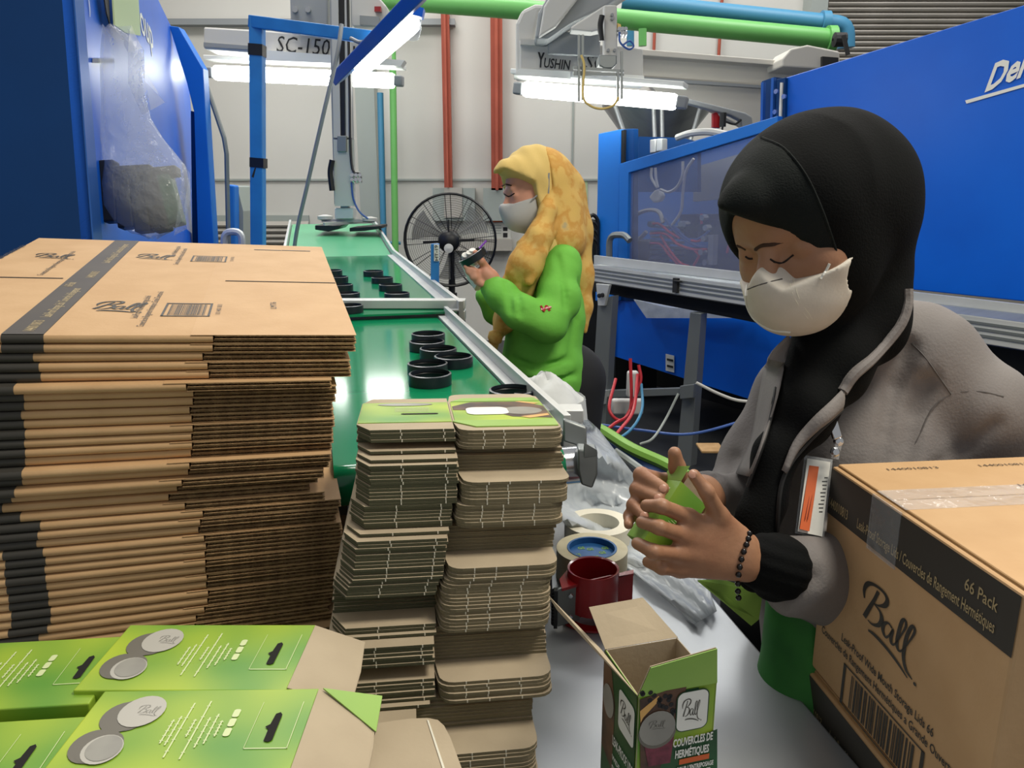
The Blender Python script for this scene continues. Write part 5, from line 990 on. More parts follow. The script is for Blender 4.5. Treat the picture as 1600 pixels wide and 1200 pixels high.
# ================================================================ brown packed cartons on the right
cA = AY(1300, 728, .84); cB = AZ(1600, 930, cA[2]); fu = nrm(cB-cA); LN = np.linalg.norm(cB-cA); fnx = V3(-fu[1], fu[0], 0)
HB = .257
if fnx[0] < 0: fnx = -fnx
def carton(org, H, lb, nm='packed_carton', detail=2, Wb=.36):
    t = thing(nm, (org[0], org[1], org[2]-H), lb, 'carton', 'packed brown cartons stacked at right'); 
    A = org
    def bodyf(m):
        m.prism([A, A+fu*LN, A+fu*LN+fnx*Wb, A+fnx*Wb], (0, 0, -H))
    b1('carton_body', 'cardboard', t, bodyf, bevel=.003)
    F_ = Fr(A-V3(0, 0, H), fu, V3(0, 0, 1), .0006); F_.n = -fnx
    b1('printed_band', 'print', t, lambda m: rect(m, F_, .001, H-.056, LN-.001, H-.002))
    b1('top_flap', 'cardboard', t, lambda m: (m.prism([A+fu*.003+fnx*.006+V3(0, 0, .0), A+fu*(LN-.002)+fnx*.006, A+fu*(LN-.002)+fnx*Wb*.99, A+fu*.003+fnx*Wb*.99], (0, 0, .003)),), bevel=.001)
    b1('flap_edge', 'kraft2', t, lambda m: m.prism([A+fu*.004+fnx*.0055, A+fu*(LN-.002)+fnx*.0055, A+fu*(LN-.002)+fnx*.0065, A+fu*.004+fnx*.0065], (0, 0, .0022)))
    def bt(m):
        text(m, F_, '1440010813', onc(F_, 1297, 786)[0], H-.047, .040, .011, bold=.01, h=.0012)
        x = onc(F_, 1343, 800)[0]; text(m, F_, 'Leak-Proof Storage Lids / Couvercles de Rangement Hermétiques', x, H-.047, LN-.022-x, .011, bold=.01, h=.0012)
        text(m, F_, '66 Pack', LN-.062, H-.028, .04, .011, bold=.01, h=.0012)
    def onc(fr, px, py): q = PL(px, py, cA, fnx)-cA; return float(q @ fu), float(q[2])+H
    b1('lettering', 'bandtxt', t, bt)
    if detail > 1:
        def pr(m):
            s0, t0 = onc(F_, 1345, 975); s1, t1 = onc(F_, 1438, 1000); tt, ttop = onc(F_, 1385, 893)
            logo(m, F_, s0, t0-.004, (s1-s0), .060, .0009, k=1.15)
            a0 = onc(F_, 1318, 980); a1 = onc(F_, 1462, 1130)
            text(m, F_, 'Leak-Proof Wide Mouth Storage Lids 66', a0[0], a0[1]-.016, a1[0]-a0[0], .009, bold=.015, h=.0009)
            b0 = onc(F_, 1288, 958); text(m, F_, 'Couvercles de Rangement Hermétiques a Grande Ouverture 66', b0[0], a0[1]-.031, LN-b0[0]-.02, .009, bold=.015, h=.0009)
            c0_ = onc(F_, 1318, 1050); c1_ = onc(F_, 1448, 1165)
            barcode(m, F_, c0_[0], a0[1]-.036-.052, c1_[0]-c0_[0], .050, 4, .0009, fw=.035)
            text(m, F_, '1 00 14400 10813 6', c0_[0]+.01, a0[1]-.036-.066, c1_[0]-c0_[0]-.01, .008, h=.0009)
        b1('lettering', 'print', t, pr)
        b1('packing_tape', 'clear', t, lambda m: (m.prism([A+fu*.085+fnx*.003+V3(0, 0, .0032), A+fu*.135+fnx*.003+V3(0, 0, .0032), A+fu*.135+fnx*Wb*.98+V3(0, 0, .0032), A+fu*.085+fnx*Wb*.98+V3(0, 0, .0032)], (0, 0, .0004)), m.prism([A+fu*.085+V3(0, 0, .0005), A+fu*.135+V3(0, 0, .0005), A+fu*.135+V3(0, 0, -.06), A+fu*.085+V3(0, 0, -.06)], -fnx*.0014)))
        b1('top_seam', 'flute', t, lambda m: m.prism([A+fu*.109+fnx*.01+V3(0, 0, .003), A+fu*.111+fnx*.01+V3(0, 0, .003), A+fu*.111+fnx*Wb*.98+V3(0, 0, .003), A+fu*.109+fnx*Wb*.98+V3(0, 0, .003)], (0, 0, .0003)))
        Ft = Fr(A+V3(0, 0, .0034), fnx, -fu, .0003); Ft.n = V3(0, 0, 1)
        b1('faint_lettering', 'bandtop', t, lambda m: [text(m, Ft, '1440010813', x, -y, .06, .006, h=.0004) for x, y in ((.05, .03), (.16, .03), (.16, .09))])
    return t
carton(cA, HB, 'upper packed brown carton at right with black band and script logo')
cA2 = cA-V3(0, 0, HB+.006)-fnx*.004+fu*.0
carton(cA2, HB, 'lower packed brown carton at right beneath the taped upper one', detail=1)
p3z = cA2[2]-HB
st = thing('carton_trolley', (cA[0]+.18, cA[1]-.15, 0), 'low steel trolley under the packed brown cartons', 'trolley')
b1('deck', 'alud', st, lambda m: m.prism([x*[1, 1, 0]+V3(0, 0, p3z-.02) for x in (cA2, cA2+fu*LN, cA2+fu*LN+fnx*.36, cA2+fnx*.36)], (0, 0, .019)))
for a in (.02, LN-.02):
    for b in (.02, .34): q = cA2+fu*a+fnx*b; b1('leg', 'alud', st, lambda m: m.box((q[0], q[1], (p3z-.02)/2), (.03, .03, p3z-.02)))
# ================================================================ people
def multi(name, m, parent, items, it=1):
    mb = MB()
    for F, lo, hi, h in items:
        V, Q = nets(F, lo, hi, h, it); mb.add(V.tolist(), Q.tolist())
    o = mb.build(name, m, parent); o.data.polygons.foreach_set('use_smooth', [True]*len(o.data.polygons)); return o
def pr(px, d): return px/FPX*d
def hit(F, px, py, d0, d1=None, off=0.0):
    r = ray(px, py); ds = np.linspace(d0, d1 or d0+.35, 400); P = (CAM+np.outer(ds, r)).astype(np.float32); f = F(P); k = np.argmax(f < 0)
    d = ds[k] if f[k] < 0 else (d1 or d0+.1); return CAM+r*(d-off)
def C3(P, pts, k=.02): # pts: (px, py, d, rpx)
    return chain(P, [D(a, b, c) for a, b, c, r in pts], [pr(r, c) for a, b, c, r in pts], k)
def C3B(pts, pad=.02):
    a = np.array([D(p[0], p[1], p[2]) for p in pts]); r = np.array([pr(p[3], p[2]) for p in pts])[:, None]; return (a-r).min(0)-pad, (a+r).max(0)+pad
def surfline(m, F, pts, r, d0, off=.0004, n=5): m.tube([hit(F, x, y, d0, None, off) for x, y in [q for q in cat(pts, 4)]], r, n)
BX = -FX
# ---------------------------------------------------------------- near worker
hc_ = D(1257, 348, .9); hf = nrm(-.663*RX-.5*UX+.557*BX); hs = nrm(.643*RX+.766*BX); ht_ = nrm(np.cross(hs, hf)); 
if ht_ @ UX < 0: ht_ = -ht_
HA = np.array([hf, hs, ht_])
def H(a, b, s): return hc_+a*hf+b*ht_+s*hs
w1 = thing('person', (.42, 1.02, 0), 'person in black headscarf, white mask and grey jacket folding a green box', 'person')
def headF(P):
    d = ell(P, H(-.014, .014, 0), HA, (.088, .070, .092)); d = smin(d, ell(P, H(.022, -.035, 0), HA, (.066, .064, .082)), .02)
    d = smin(d, ell(P, H(.028, .034, 0), HA, (.062, .064, .058)), .015)
    for s in (-1, 1):
        d = smin(d, ell(P, H(.055, -.028, (.034 if s > 0 else .028)*s), HA, (.026, .027, .026)), .02)
        d = smin(d, seg(P, H(.080, .014, .010*s), H(.070, .012, .036*s), .009, .007), .012)
    d = smin(d, seg(P, H(.078, .012, 0), H(.105, -.024, 0), .0085, .012), .010)
    for s in (-1, 1):
        d = smax(d, -(np.linalg.norm(P-H(.096, -.002, .031*s).astype(np.float32), axis=1)-.0145), .010)
        d = smin(d, ell(P, H(.0705, -.004, .031*s), HA, (.0125, .0155, .0125)), .003)
    return smin(d, seg(P, H(-.04, -.05, 0), H(-.06, -.14, 0), .05, .055), .03)
NH = [((1123, 806, .79, 15), (1104, 768, .768, 11.5), (1084, 742, .768, 9.5)),
      ((1076, 808, .780, 13), (1034, 791, .757, 11.5), (1010, 790, .770, 10)),
      ((1066, 836, .776, 13), (1030, 824, .752, 11.5), (1003, 816, .768, 10)),
      ((1060, 866, .776, 13), (1021, 862, .752, 11.5), (996, 849, .766, 10)),
      ((1062, 890, .785, 12), (1034, 887, .770, 10.5), (1012, 878, .785, 9))]
def nhandF(P):
    d = None
    for i, (k, a, b) in enumerate(NH):
        wst = (1150+4*i, 835+14*i, .805, 17)
        e = C3(P, [wst, k], .01); d = e if d is None else smin(d, e, .014)
    f = None
    for i, q in enumerate(NH):
        e = C3(P, list(q), .004); d = smin(d, e, .0055)
    return smin(d, C3(P, [(1150, 862, .815, 33), (1185, 876, .832, 30), (1240, 895, .87, 30)], .02), .012)
FH = [((1040, 752, .845, 12), (1002, 742, .815, 12), (1036, 763, .792, 10)), ((1036, 772, .84, 12), (996, 765, .812, 12), (1029, 779, .788, 10)),
      ((1030, 792, .84, 12), (990, 789, .808, 10.5), (1006, 806, .788, 8.5)), ((1025, 806, .84, 11), (984, 806, .812, 9.5), (982, 820, .795, 7.5)),
      ((1066, 760, .85, 14), (1058, 730, .83, 13), (1054, 708, .822, 10.5))]
def fhandF(P):
    d = None
    for i, (k, a, b) in enumerate(FH):
        e = C3(P, [(1100, 765+5*i, .90, 15), k], .01); d = e if d is None else smin(d, e, .014)
    for q in FH: d = smin(d, C3(P, list(q), .004), .005)
    return smin(d, C3(P, [(1095, 775, .90, 26), (1130, 785, .97, 26)], .02), .02)
def torsoF(P):
    d = C3(P, [(1345, 620, 1.06, 90), (1330, 800, 1.05, 95), (1340, 960, 1.06, 100)], .05)
    q = seg(P, D(1345, 620, 1.06), H(-.06, -.14, 0), .05, .045); d = smin(d, q, .04)
    for x in (.45, .60): d = smin(d, chain(P, [V3(x, 1.11, .92), V3(x, 1.08, .5), V3(x-.01, 1.09, .09)], [.085, .06, .04], .03), .04)
    return d
allH = [c for q in NH for c in q]+[(1240, 895, .86, 40)]
multi('body', 'skin', w1, [(headF, H(0, 0, 0)-.17, H(0, 0, 0)+.17, .0026), (nhandF, *C3B(allH, .01), .0018), (fhandF, *C3B([c for q in FH for c in q]+[(1130, 785, .97, 26)], .01), .0018), (torsoF, (.2, .9, .04), (.7, 1.25, 1.25), .016)])
b1('fingernail', 'nail', w1, lambda m: [m.lathe([(0, .0008), (.003, .0006), (.0042, 0)], hit(nhandF if k == 0 else fhandF, x, y, .7, None, .0002), 8, BX+.3*UX) for x, y, k in ((1082, 741, 0), (1036, 763, 1), (1028, 778, 1), (1006, 806, 1))])
b1('eyebrow', 'brow', w1, lambda m: (m.tube([hit(headF, x, y, .75, None, -.0004) for x, y in cat([(1179, 391), (1190, 384), (1206, 382), (1224, 379)], 4)], [.0008]+[.0026]*9+[.0016, .001, .0008], 5), m.tube([hit(headF, x, y, .75, None, -.0004) for x, y in cat([(1152, 384), (1159, 386), (1166, 390)], 3)], .0018, 5)))
b1('eyelash', 'lash', w1, lambda m: (surfline(m, headF, [(1203, 405), (1212, 410), (1224, 410), (1240, 398)], .0013, .75, .0002), surfline(m, headF, [(1165, 401), (1170, 404), (1176, 404)], .0012, .75, .0002)))
# mask
def tb(s): return np.where(np.abs(s) < .05, -.007-.026*np.clip(np.abs(s)/.022, 0, 1)**1.3, -.033+.06*(np.abs(s)-.05))
def maskF(P):
    Q = P-hc_.astype(np.float32); a = Q @ hf.astype(np.float32); s = Q @ hs.astype(np.float32); b = Q @ ht_.astype(np.float32)
    d = headF(P)-.004
    d = smin(d, ell(P, H(.078, -.045, 0), HA, (.046, .040, .042)), .02); d = smin(d, ell(P, H(.060, -.068, 0), HA, (.046, .052, .040)), .02)
    d = smax(d, -s-.058, .004); d = smax(d, b-tb(s), .002); d = smax(d, -(b+.118), .004); d = smax(d, (.034+.5*np.maximum(0, -.05-b))-a, .003)
    notch = np.sqrt(((a-.045)/.010)**2+((b+.052)/.017)**2+(s < 0)*9)-1; d = np.maximum(d, -notch*.01)
    return d
body('face_mask', 'mask', w1, maskF, H(.04, -.05, 0)-.13, H(.04, -.05, 0)+.13, .0024)
b1('mask_crease', 'jseam', w1, lambda m: surfline(m, maskF, [(1168, 452), (1190, 444), (1222, 436)], .0009, .72, -.0002))
b1('mask_stitching', 'tapeside', w1, lambda m: [surfline(m, maskF, [(1232+o, 433), (1241+o, 465), (1262+o, 498)], .0006, .72, -.0001) for o in (0, 7)])
b1('mask_rim', 'white', w1, lambda m: surfline(m, maskF, [(1168, 446), (1166, 462), (1168, 480), (1180, 500), (1205, 515), (1235, 519)], .0016, .72, .0002))
b1('ear_loop', 'white', w1, lambda m: surfline(m, lambda P: np.minimum(maskF(P), headF(P)), [(1296, 412), (1290, 424), (1282, 436)], .0016, .75, .0006))
b1('strap_clip', 'clear', w1, lambda m: m.tube([hit(headF, 1312, 468, .75, None, .004), hit(headF, 1319, 456, .75, None, .004)], .006, 10), smooth=True)
# headscarf
T1, T2 = D(1118, 332, .815), D(1313, 419, .86); n1_ = nrm(np.cross(ray(1121, 325), ray(1229, 364))); n1_ = n1_ if n1_ @ UX > 0 else -n1_; n1b = nrm(np.cross(ray(1229, 364), ray(1313, 418))); n1b = n1b if n1b @ UX > 0 else -n1b
T3 = D(1322, 470, .87); n2_ = nrm(np.cross(T3-CAM, T2-CAM)); n2_ = n2_ if n2_ @ hf > 0 else -n2_
T4 = D(1180, 530, .86); n3_ = nrm(np.cross(T3-CAM, T4-CAM)); n3_ = n3_ if n3_ @ UX > 0 else -n3_
f32 = lambda v: np.asarray(v, np.float32)
def scarf0(P):
    d = ell(P, D(1306, 312, .95), np.array([RX, UX, BX]), (.0935, .1015, .10))
    d = smin(d, ell(P, H(-.022, .012, 0), HA, (.098, .082, .102)), .05); d = smin(d, ell(P, H(.010, -.035, 0), HA, (.072, .076, .09)), .02); d = smin(d, ell(P, H(.020, .034, 0), HA, (.069, .076, .070)), .03)
    d = smin(d, C3(P, [(1268, 292, .885, 100), (1206, 300, .85, 57), (1160, 317, .83, 31), (1125, 328, .818, 8)], .02), .015)
    d = smin(d, C3(P, [(1335, 350, .96, 88), (1330, 440, .97, 78), (1336, 500, .97, 74)], .03), .02)
    d = smin(d, C3(P, [(1336, 500, .965, 74), (1296, 565, .93, 60), (1258, 640, .90, 46), (1218, 705, .885, 31), (1188, 800, .875, 30), (1180, 900, .87, 30)], .02), .02)
    return d
def scarfF(P):
    d = scarf0(P); q = P-f32(T1); s = (P-f32(hc_)) @ f32(hs)
    v1 = np.maximum((P-f32(CAM)) @ f32(n1_), (P-f32(CAM)) @ f32(n1b)) + np.maximum(0, -s-.03)*1.2; v2 = (P-f32(T2)) @ f32(n2_); v3 = (P-f32(T4)) @ f32(n3_)
    cut = np.maximum(np.maximum(v1, -v2), -v3); d = smax(d, -cut, .006)
    w = P @ f32(RX*.8+UX*.35); w2 = P @ f32(RX*.3-UX*.9+BX*.2)
    low = np.clip((CAMZ-.12-P[:, 2])/.1, 0, 1)
    return d + .0025*low*np.sin(w*95+3*np.sin(w2*14)) + .0006*np.sin(w*60+w2*45)
def scol(c):
    r = c-CAM; px = 800+FPX*(r @ RX)/(r @ FX); py = 600-FPX*(r @ UX)/(r @ FX)
    return (py < 425) & (px < np.interp(py, [205, 215, 232, 272, 322, 372, 412, 425], [1170, 1190, 1225, 1258, 1282, 1300, 1312, 1315]))
body('headscarf', ['hijab', 'hijabf'], w1, scarfF, (D(1215, 300, .85)[0]-.09, .68, .93), (.58, 1.13, 1.57), .0033, colour=scol)
b1('headscarf_seam', 'hijabf', w1, lambda m: surfline(m, scarfF, [(1190, 215), (1225, 232), (1258, 272), (1282, 322), (1300, 372), (1312, 412)], .0016, .7, .0002, 6))
# jacket
def jacketF0(P):
    d = C3(P, [(1345, 600, 1.06, 112), (1330, 720, 1.05, 138), (1335, 900, 1.04, 140), (1350, 1120, 1.05, 150)], .05)
    d = smin(d, C3(P, [(1345, 545, 1.02, 78), (1420, 560, 1.02, 84), (1500, 650, 1.02, 96)], .03), .03)
    d = smin(d, C3(P, [(1290, 600, 1.08, 70), (1243, 620, 1.10, 62)], .03), .03)
    return d
def jarmF(P):
    d = C3(P, [(1500, 650, 1.02, 96), (1480, 780, 1.04, 82), (1400, 890, 1.05, 78)], .03)
    d = smin(d, C3(P, [(1400, 890, 1.04, 78), (1300, 900, .94, 74), (1244, 900, .86, 60)], .02), .02)
    return d
def jfarF(P): return C3(P, [(1243, 620, 1.10, 62), (1190, 720, 1.08, 55), (1150, 800, 1.02, 52), (1104, 772, .94, 40)], .03)
GRV = []
def jacketF(P, g=True):
    d = smin(jacketF0(P), jarmF(P), .012); d = smin(d, jfarF(P), .012)
    w = P @ f32(RX*.5+UX*.2+BX*.8); w2 = P @ f32(RX*.35-UX*.9)
    d = d + .0028*np.sin(w*52+2.5*np.sin(w2*21)+w2*18) + .0016*np.sin(w*110+w2*60)
    if g:
        for pts, r in GRV: d = smax(d, -chain(P, pts, [r]*len(pts), .003), .012)
    # scarf sits proud of the jacket: open front
    return d
for pp_, r in (([(1418, 540), (1400, 600), (1388, 680), (1382, 740)], .011), ([(1448, 600), (1432, 640), (1418, 720)], .012), ([(1560, 660), (1510, 700), (1460, 735)], .005), ([(1230, 530), (1212, 600), (1195, 680)], .005), ([(1275, 900), (1240, 930)], .005), ([(1235, 860), (1228, 900), (1215, 950)], .006), ([(1100, 735), (1112, 770)], .005), ([(1150, 712), (1140, 735)], .006)):
    GRV.append(([hit(lambda P: jacketF(P, False), x, y, .75, 1.3, -.001) for x, y in pp_], r))
body('jacket', 'jacket', w1, jacketF, (.13, .66, .60), (.80, 1.30, 1.36), .0062)
jf = lambda P: np.minimum(jacketF(P), scarfF(P))
b1('jacket_seam', 'jseam', w1, lambda m: (surfline(m, jacketF, [(1404, 520), (1440, 552), (1468, 590), (1486, 616)], .0011, .8, -.0002), surfline(m, jacketF, [(1408, 726), (1432, 690), (1456, 640), (1487, 616), (1530, 612), (1568, 620)], .0011, .8, -.0002)))
def collar(m):
    for L in ([(1418, 452), (1417, 480), (1404, 512), (1365, 558), (1334, 586), (1316, 612)],):
        m.tube([hit(jf, x, y, .8, None, .002) for x, y in cat(L, 5)], .0065, 8)
b1('jacket_collar', 'jacket', w1, collar, smooth=True)
b1('jacket_lapel', 'jacket', w1, lambda m: (lambda A, B: m.grid([[A[i]*(1-t)+B[i]*t - FX*.004*math.sin(t*3.1) for t in np.linspace(0, 1, 5)] for i in range(len(A))]))([hit(jf, x, y, .8, None, .004) for x, y in cat([(1318, 606), (1296, 628), (1268, 655), (1240, 690), (1222, 735)], 4)], [hit(jf, x, y, .8, None, .006) for x, y in cat([(1316, 640), (1300, 655), (1276, 674), (1248, 703), (1228, 740)], 4)]), smooth=80, solid=.002)
b1('jacket_lapel', 'jacket', w1, lambda m: (lambda A, B: m.grid([[A[i]*(1-t)+B[i]*t for t in np.linspace(0, 1, 5)] for i in range(len(A))]))([hit(jf, x, y, .8, None, .004) for x, y in cat([(1232, 524), (1200, 560), (1186, 620), (1172, 690), (1150, 740)], 4)], [hit(jf, x, y, .8, None, .010) for x, y in cat([(1236, 532), (1226, 566), (1214, 620), (1192, 690), (1172, 745)], 4)]), smooth=80, solid=.002)
b1('zip', 'zip', w1, lambda m: (m.tube([hit(jf, x, y, .78, None, .002) for x, y in cat([(1316, 640), (1292, 662), (1262, 692), (1236, 724), (1220, 762), (1214, 830)], 5)], .0026, 6), m.tube([hit(jf, x, y, .78, None, .006) for x, y in cat([(1222, 566), (1214, 590), (1208, 640), (1190, 700), (1168, 760)], 5)], .0024, 6)))
def cuffF(P): 
    w = P @ f32(RX*.9-UX*.4); return C3(P, [(1196, 880, .822, 46), (1212, 885, .832, 54)], .01)+.0008*np.sin((P @ f32(UX*.9+RX*.3))*500)
body('cuff', 'hijab', w1, cuffF, *C3B([(1184, 877, .828, 49), (1208, 884, .84, 53)]), .003)
def shirtF(P): return C3(P, [(1265, 880, 1.0, 60), (1255, 1100, 1.0, 70), (1275, 1250, 1.02, 80)], .03)
body('shirt', 'greens', w1, shirtF, *C3B([(1265, 880, 1.0, 60), (1275, 1250, 1.02, 80)]), .008)
def trousF(P):
    d = None
    for x in (.45, .60): e = chain(P, [V3(x, 1.12, .80), V3(x, 1.12, .5), V3(x-.01, 1.10, .1)], [.115, .09, .07], .03); d = e if d is None else smin(d, e, .04)
    return d
body('trousers', 'trouser', w1, trousF, (.2, .9, .0), (.75, 1.28, .98), .014)
b1('shoe', 'blackm', w1, lambda m: [m.prism([(x-.05, 1.16, 0), (x+.05, 1.16, 0), (x+.05, .98, 0), (x+.02, .93, 0), (x-.03, .93, 0), (x-.05, .98, 0)], (0, 0, .08)) for x in (.44, .59)], bevel=.02)
# things she wears or holds
bdl = [hit(nhandF, x, y, .7, None, .002) for x, y in cat([(1171, 834), (1168, 846), (1162, 862), (1157, 880), (1154, 898)], 3)]+[D(1153, 912, .797), D(1153, 924, .805), D(1154, 934, .815)]
brc = thing('bead_bracelet', bdl[-1], 'black bead bracelet on the wrist of the person in grey jacket', 'bracelet')
acc = [bdl[0]]
for p in bdl[1:]:
    if np.linalg.norm(p-acc[-1]) > .0052: acc.append(p)
for p in acc: b1('bead', 'bead', brc, lambda m: m.lathe([(.0003, -.0033), (.0023, -.0023), (.0033, 0), (.0023, .0023), (.0003, .0033)], p, 10), smooth=80)
bd_ = thing('id_badge', D(1270, 835, .88), 'white and orange identity card hanging on grey jacket', 'badge')
dj = .855
b1('card', 'white', bd_, lambda m: m.prism([D(1261, 716, .90), D(1297, 722, .90), D(1284, 838, .87), D(1246, 830, .87)], BX*.0012))
b1('orange_panel', 'orange', bd_, lambda m: m.prism([D(1264, 727, .897), D(1279, 729, .897), D(1264, 830, .868), D(1249, 826, .868)], BX*.0012))
b1('holder', 'clear', bd_, lambda m: m.prism([D(1257, 711, .906), D(1301, 718, .906), D(1287, 842, .876), D(1242, 833, .876)], BX*.0006))
fb = Fr(D(1283, 800, .868), nrm(D(1293, 735, .89)-D(1283, 800, .872)), nrm(-RX), .0015); fb.n = BX
b1('lettering', 'blackm', bd_, lambda m: [rect(m, fb, a*.0045, .0, a*.0045+.0016, .004+.003*((a*7) % 3)/3, .004) for a in range(10)])
b1('lettering', 'redcol', bd_, lambda m: [m.tube([D(1270-o, 745, .893), D(1258-o, 812, .870)], .0005, 4) for o in (0, -4)])
b1('clip', 'chrome', bd_, lambda m: (m.prism([D(1292, 658, .885), D(1305, 655, .885), D(1313, 682, .885), D(1300, 687, .885)], BX*.006), m.lathe([(0, .003), (.005, .002), (.006, -.002)], D(1311, 690, .885), 12, BX)), bevel=.001)
b1('strap', 'clear', bd_, lambda m: (m.prism([D(1306, 690, .884), D(1316, 692, .884), D(1310, 718, .884), D(1298, 716, .884)], BX*.001),))
b1('snap', 'chrome', bd_, lambda m: m.lathe([(.0, .003), (.0035, .003), (.0055, .001), (.006, 0)], D(1305, 706, .880), 14, BX))
# held green box
E0, E1 = D(1064, 752, .800), D(1005, 845, .785); Wr = D(1103, 790, .806)-E0; Wl = D(1036, 748, .845)-E0
hb = thing('green_box', E1, 'small green box being folded between two hands, flap raised', 'box')
b1('side_panel', 'greenflap', hb, lambda m: m.prism([E0, E1, E1+Wl*1.0, E0+Wl], Wr*.01+BX*.0002))
b1('side_panel', 'greenprint', hb, lambda m: m.prism([E0, E1, E1+Wr, E0+Wr], -Wl*.01))
b1('box_bottom', 'greenprint', hb, lambda m: m.prism([E1, E1+Wl, E1+Wl+Wr, E1+Wr], (E0-E1)*.01))
b1('back_panel', 'greyboard', hb, lambda m: (m.prism([E0+Wl, E1+Wl, E1+Wl+Wr, E0+Wl+Wr], Wl*.01), m.prism([E0+Wr, E1+Wr, E1+Wl+Wr, E0+Wr+Wl], Wl*.01)))
fu_ = D(1078, 728, .792)-E0
b1('raised_flap', 'greenflap', hb, lambda m: m.prism([E0+fu_*.02, E0+fu_, E0+Wl+fu_*.85, E0+Wl], BX*.0006))
b1('inner_flap', 'greyboard', hb, lambda m: m.prism([E0+Wr*.1, D(1084, 733, .80), D(1096, 757, .806), E0+Wr*.9], -BX*.0006))
b1('label', 'tapeside', hb, lambda m: m.prism([E0+(E1-E0)*a+Wl*b+BX*.0012 for a, b in ((.12, .35), (.12, .9), (.36, .9), (.36, .35))], BX*.0004))
fx = Fr(E0+BX*.0008, Wr, E1-E0, .0012); fx.n = BX
b1('lettering', 'paleprint', hb, lambda m: [rect(m, fx, .28+.07*(k % 2), .40+.035*k, .75, .408+.035*k, .0016) for k in range(7)])
gc = tag(b1('green_card', 'greenflap', None, lambda m: m.prism([D(x, y, dd) for x, y, dd in ((1090, 906, .90), (1130, 905, .93), (1192, 925, .93), (1186, 966, .93), (1174, 976, .925), (1132, 940, .90))], (0, 0, -.002)), bevel=.0005), 'light green card lying at table edge under the bead bracelet', 'card')
# ---------------------------------------------------------------- far worker in green and yellow
w2 = thing('person', (.12, 2.32, 0), 'person in yellow headscarf, green sweater and mask inspecting a ring', 'person')
h2 = D(836, 300, 2.3); f2 = nrm(-.93*RX-.28*UX+.30*BX); s2 = nrm(np.cross(f2, UX)); s2 = s2 if s2 @ BX > 0 else -s2; t2_ = nrm(np.cross(s2, f2)); t2_ = t2_ if t2_ @ UX > 0 else -t2_
A2 = np.array([f2, s2, t2_])
def G(a, b, s=0): return h2+a*f2+b*t2_+s*s2
def head2(P):
    d = ell(P, G(-.01, .02), A2, (.092, .072, .1)); d = smin(d, ell(P, G(.03, -.035), A2, (.064, .06, .078)), .02)
    d = smin(d, seg(P, G(.084, .006), G(.104, -.026), .007, .011), .01)
    d = smin(d, seg(P, G(.082, .018, -.02), G(.078, .018, .03), .009), .012)
    for s in (-1, 1): d = smax(d, -(np.linalg.norm(P-f32(G(.098, .0, .030*s)), axis=1)-.015), .01); d = smin(d, ell(P, G(.074, -.003, .03*s), A2, (.012, .014, .011)), .004)
    return smin(d, seg(P, G(-.03, -.05), D(862, 395, 2.32), .05, .055), .03)
H2 = [[(757, 428, 2.20, 7), (741, 424, 2.17, 5.5), (728, 417, 2.17, 4.6)], [(757, 433, 2.2, 7), (742, 432, 2.17, 5.2), (731, 425, 2.17, 4.3)], [(760, 438, 2.2, 6), (748, 439, 2.18, 5), (738, 434, 2.17, 4)], [(762, 422, 2.2, 7), (752, 408, 2.17, 6), (743, 395, 2.16, 4.8)], [(762, 441, 2.2, 6), (752, 444, 2.18, 4.6), (744, 441, 2.18, 3.8)]]
def hand2(P):
    d = C3(P, [(780, 452, 2.22, 12), (765, 434, 2.2, 12), (757, 426, 2.19, 11)], .02)
    for q in H2: d = smin(d, C3(P, q, .004), .006)
    return d
def legs2(P):
    d = C3(P, [(862, 400, 2.34, 26), (850, 520, 2.34, 42), (848, 640, 2.34, 40)], .05)
    for x in (.06, .16): d = smin(d, chain(P, [V3(x, 2.33, .85), V3(x, 2.33, .5), V3(x, 2.34, .09)], [.08, .055, .04], .03), .04)
    return d
multi('body', 'skin2', w2, [(head2, h2-.17, h2+.17, .0045), (hand2, *C3B([c for q in H2 for c in q]+[(780, 452, 2.22, 14)], .01), .0028), (legs2, (-.1, 2.1, .04), (.32, 2.55, 1.3), .02)])
b1('eyebrow', 'brow', w2, lambda m: surfline(m, head2, [(784, 291), (790, 288), (799, 290)], .0022, 2.0, .0))
b1('eyelash', 'lash', w2, lambda m: surfline(m, head2, [(788, 303), (795, 307), (804, 302)], .002, 2.0, .0003))
def mask2(P):
    Q = P-f32(h2); a = Q @ f32(f2); s = Q @ f32(s2); b = Q @ f32(t2_)
    d = smin(head2(P)-.005, ell(P, G(.072, -.052), A2, (.048, .045, .05)), .02); d = smax(d, b-(-.012-.012*np.clip(np.abs(s)/.03, 0, 1)), .003); d = smax(d, -(b+.112), .004); return smax(d, .028-a, .004)
body('face_mask', 'maskg', w2, mask2, G(.05, -.06)-.12, G(.05, -.06)+.12, .004)
b1('ear_loop', 'robotd', w2, lambda m: (m.tube([G(.045, -.03, .072), G(.0, -.01, .083), G(-.02, .03, .088)], .0022, 5), m.tube([G(.045, -.08, .066), G(.0, -.04, .083), G(-.02, .03, .088)], .0022, 5)))
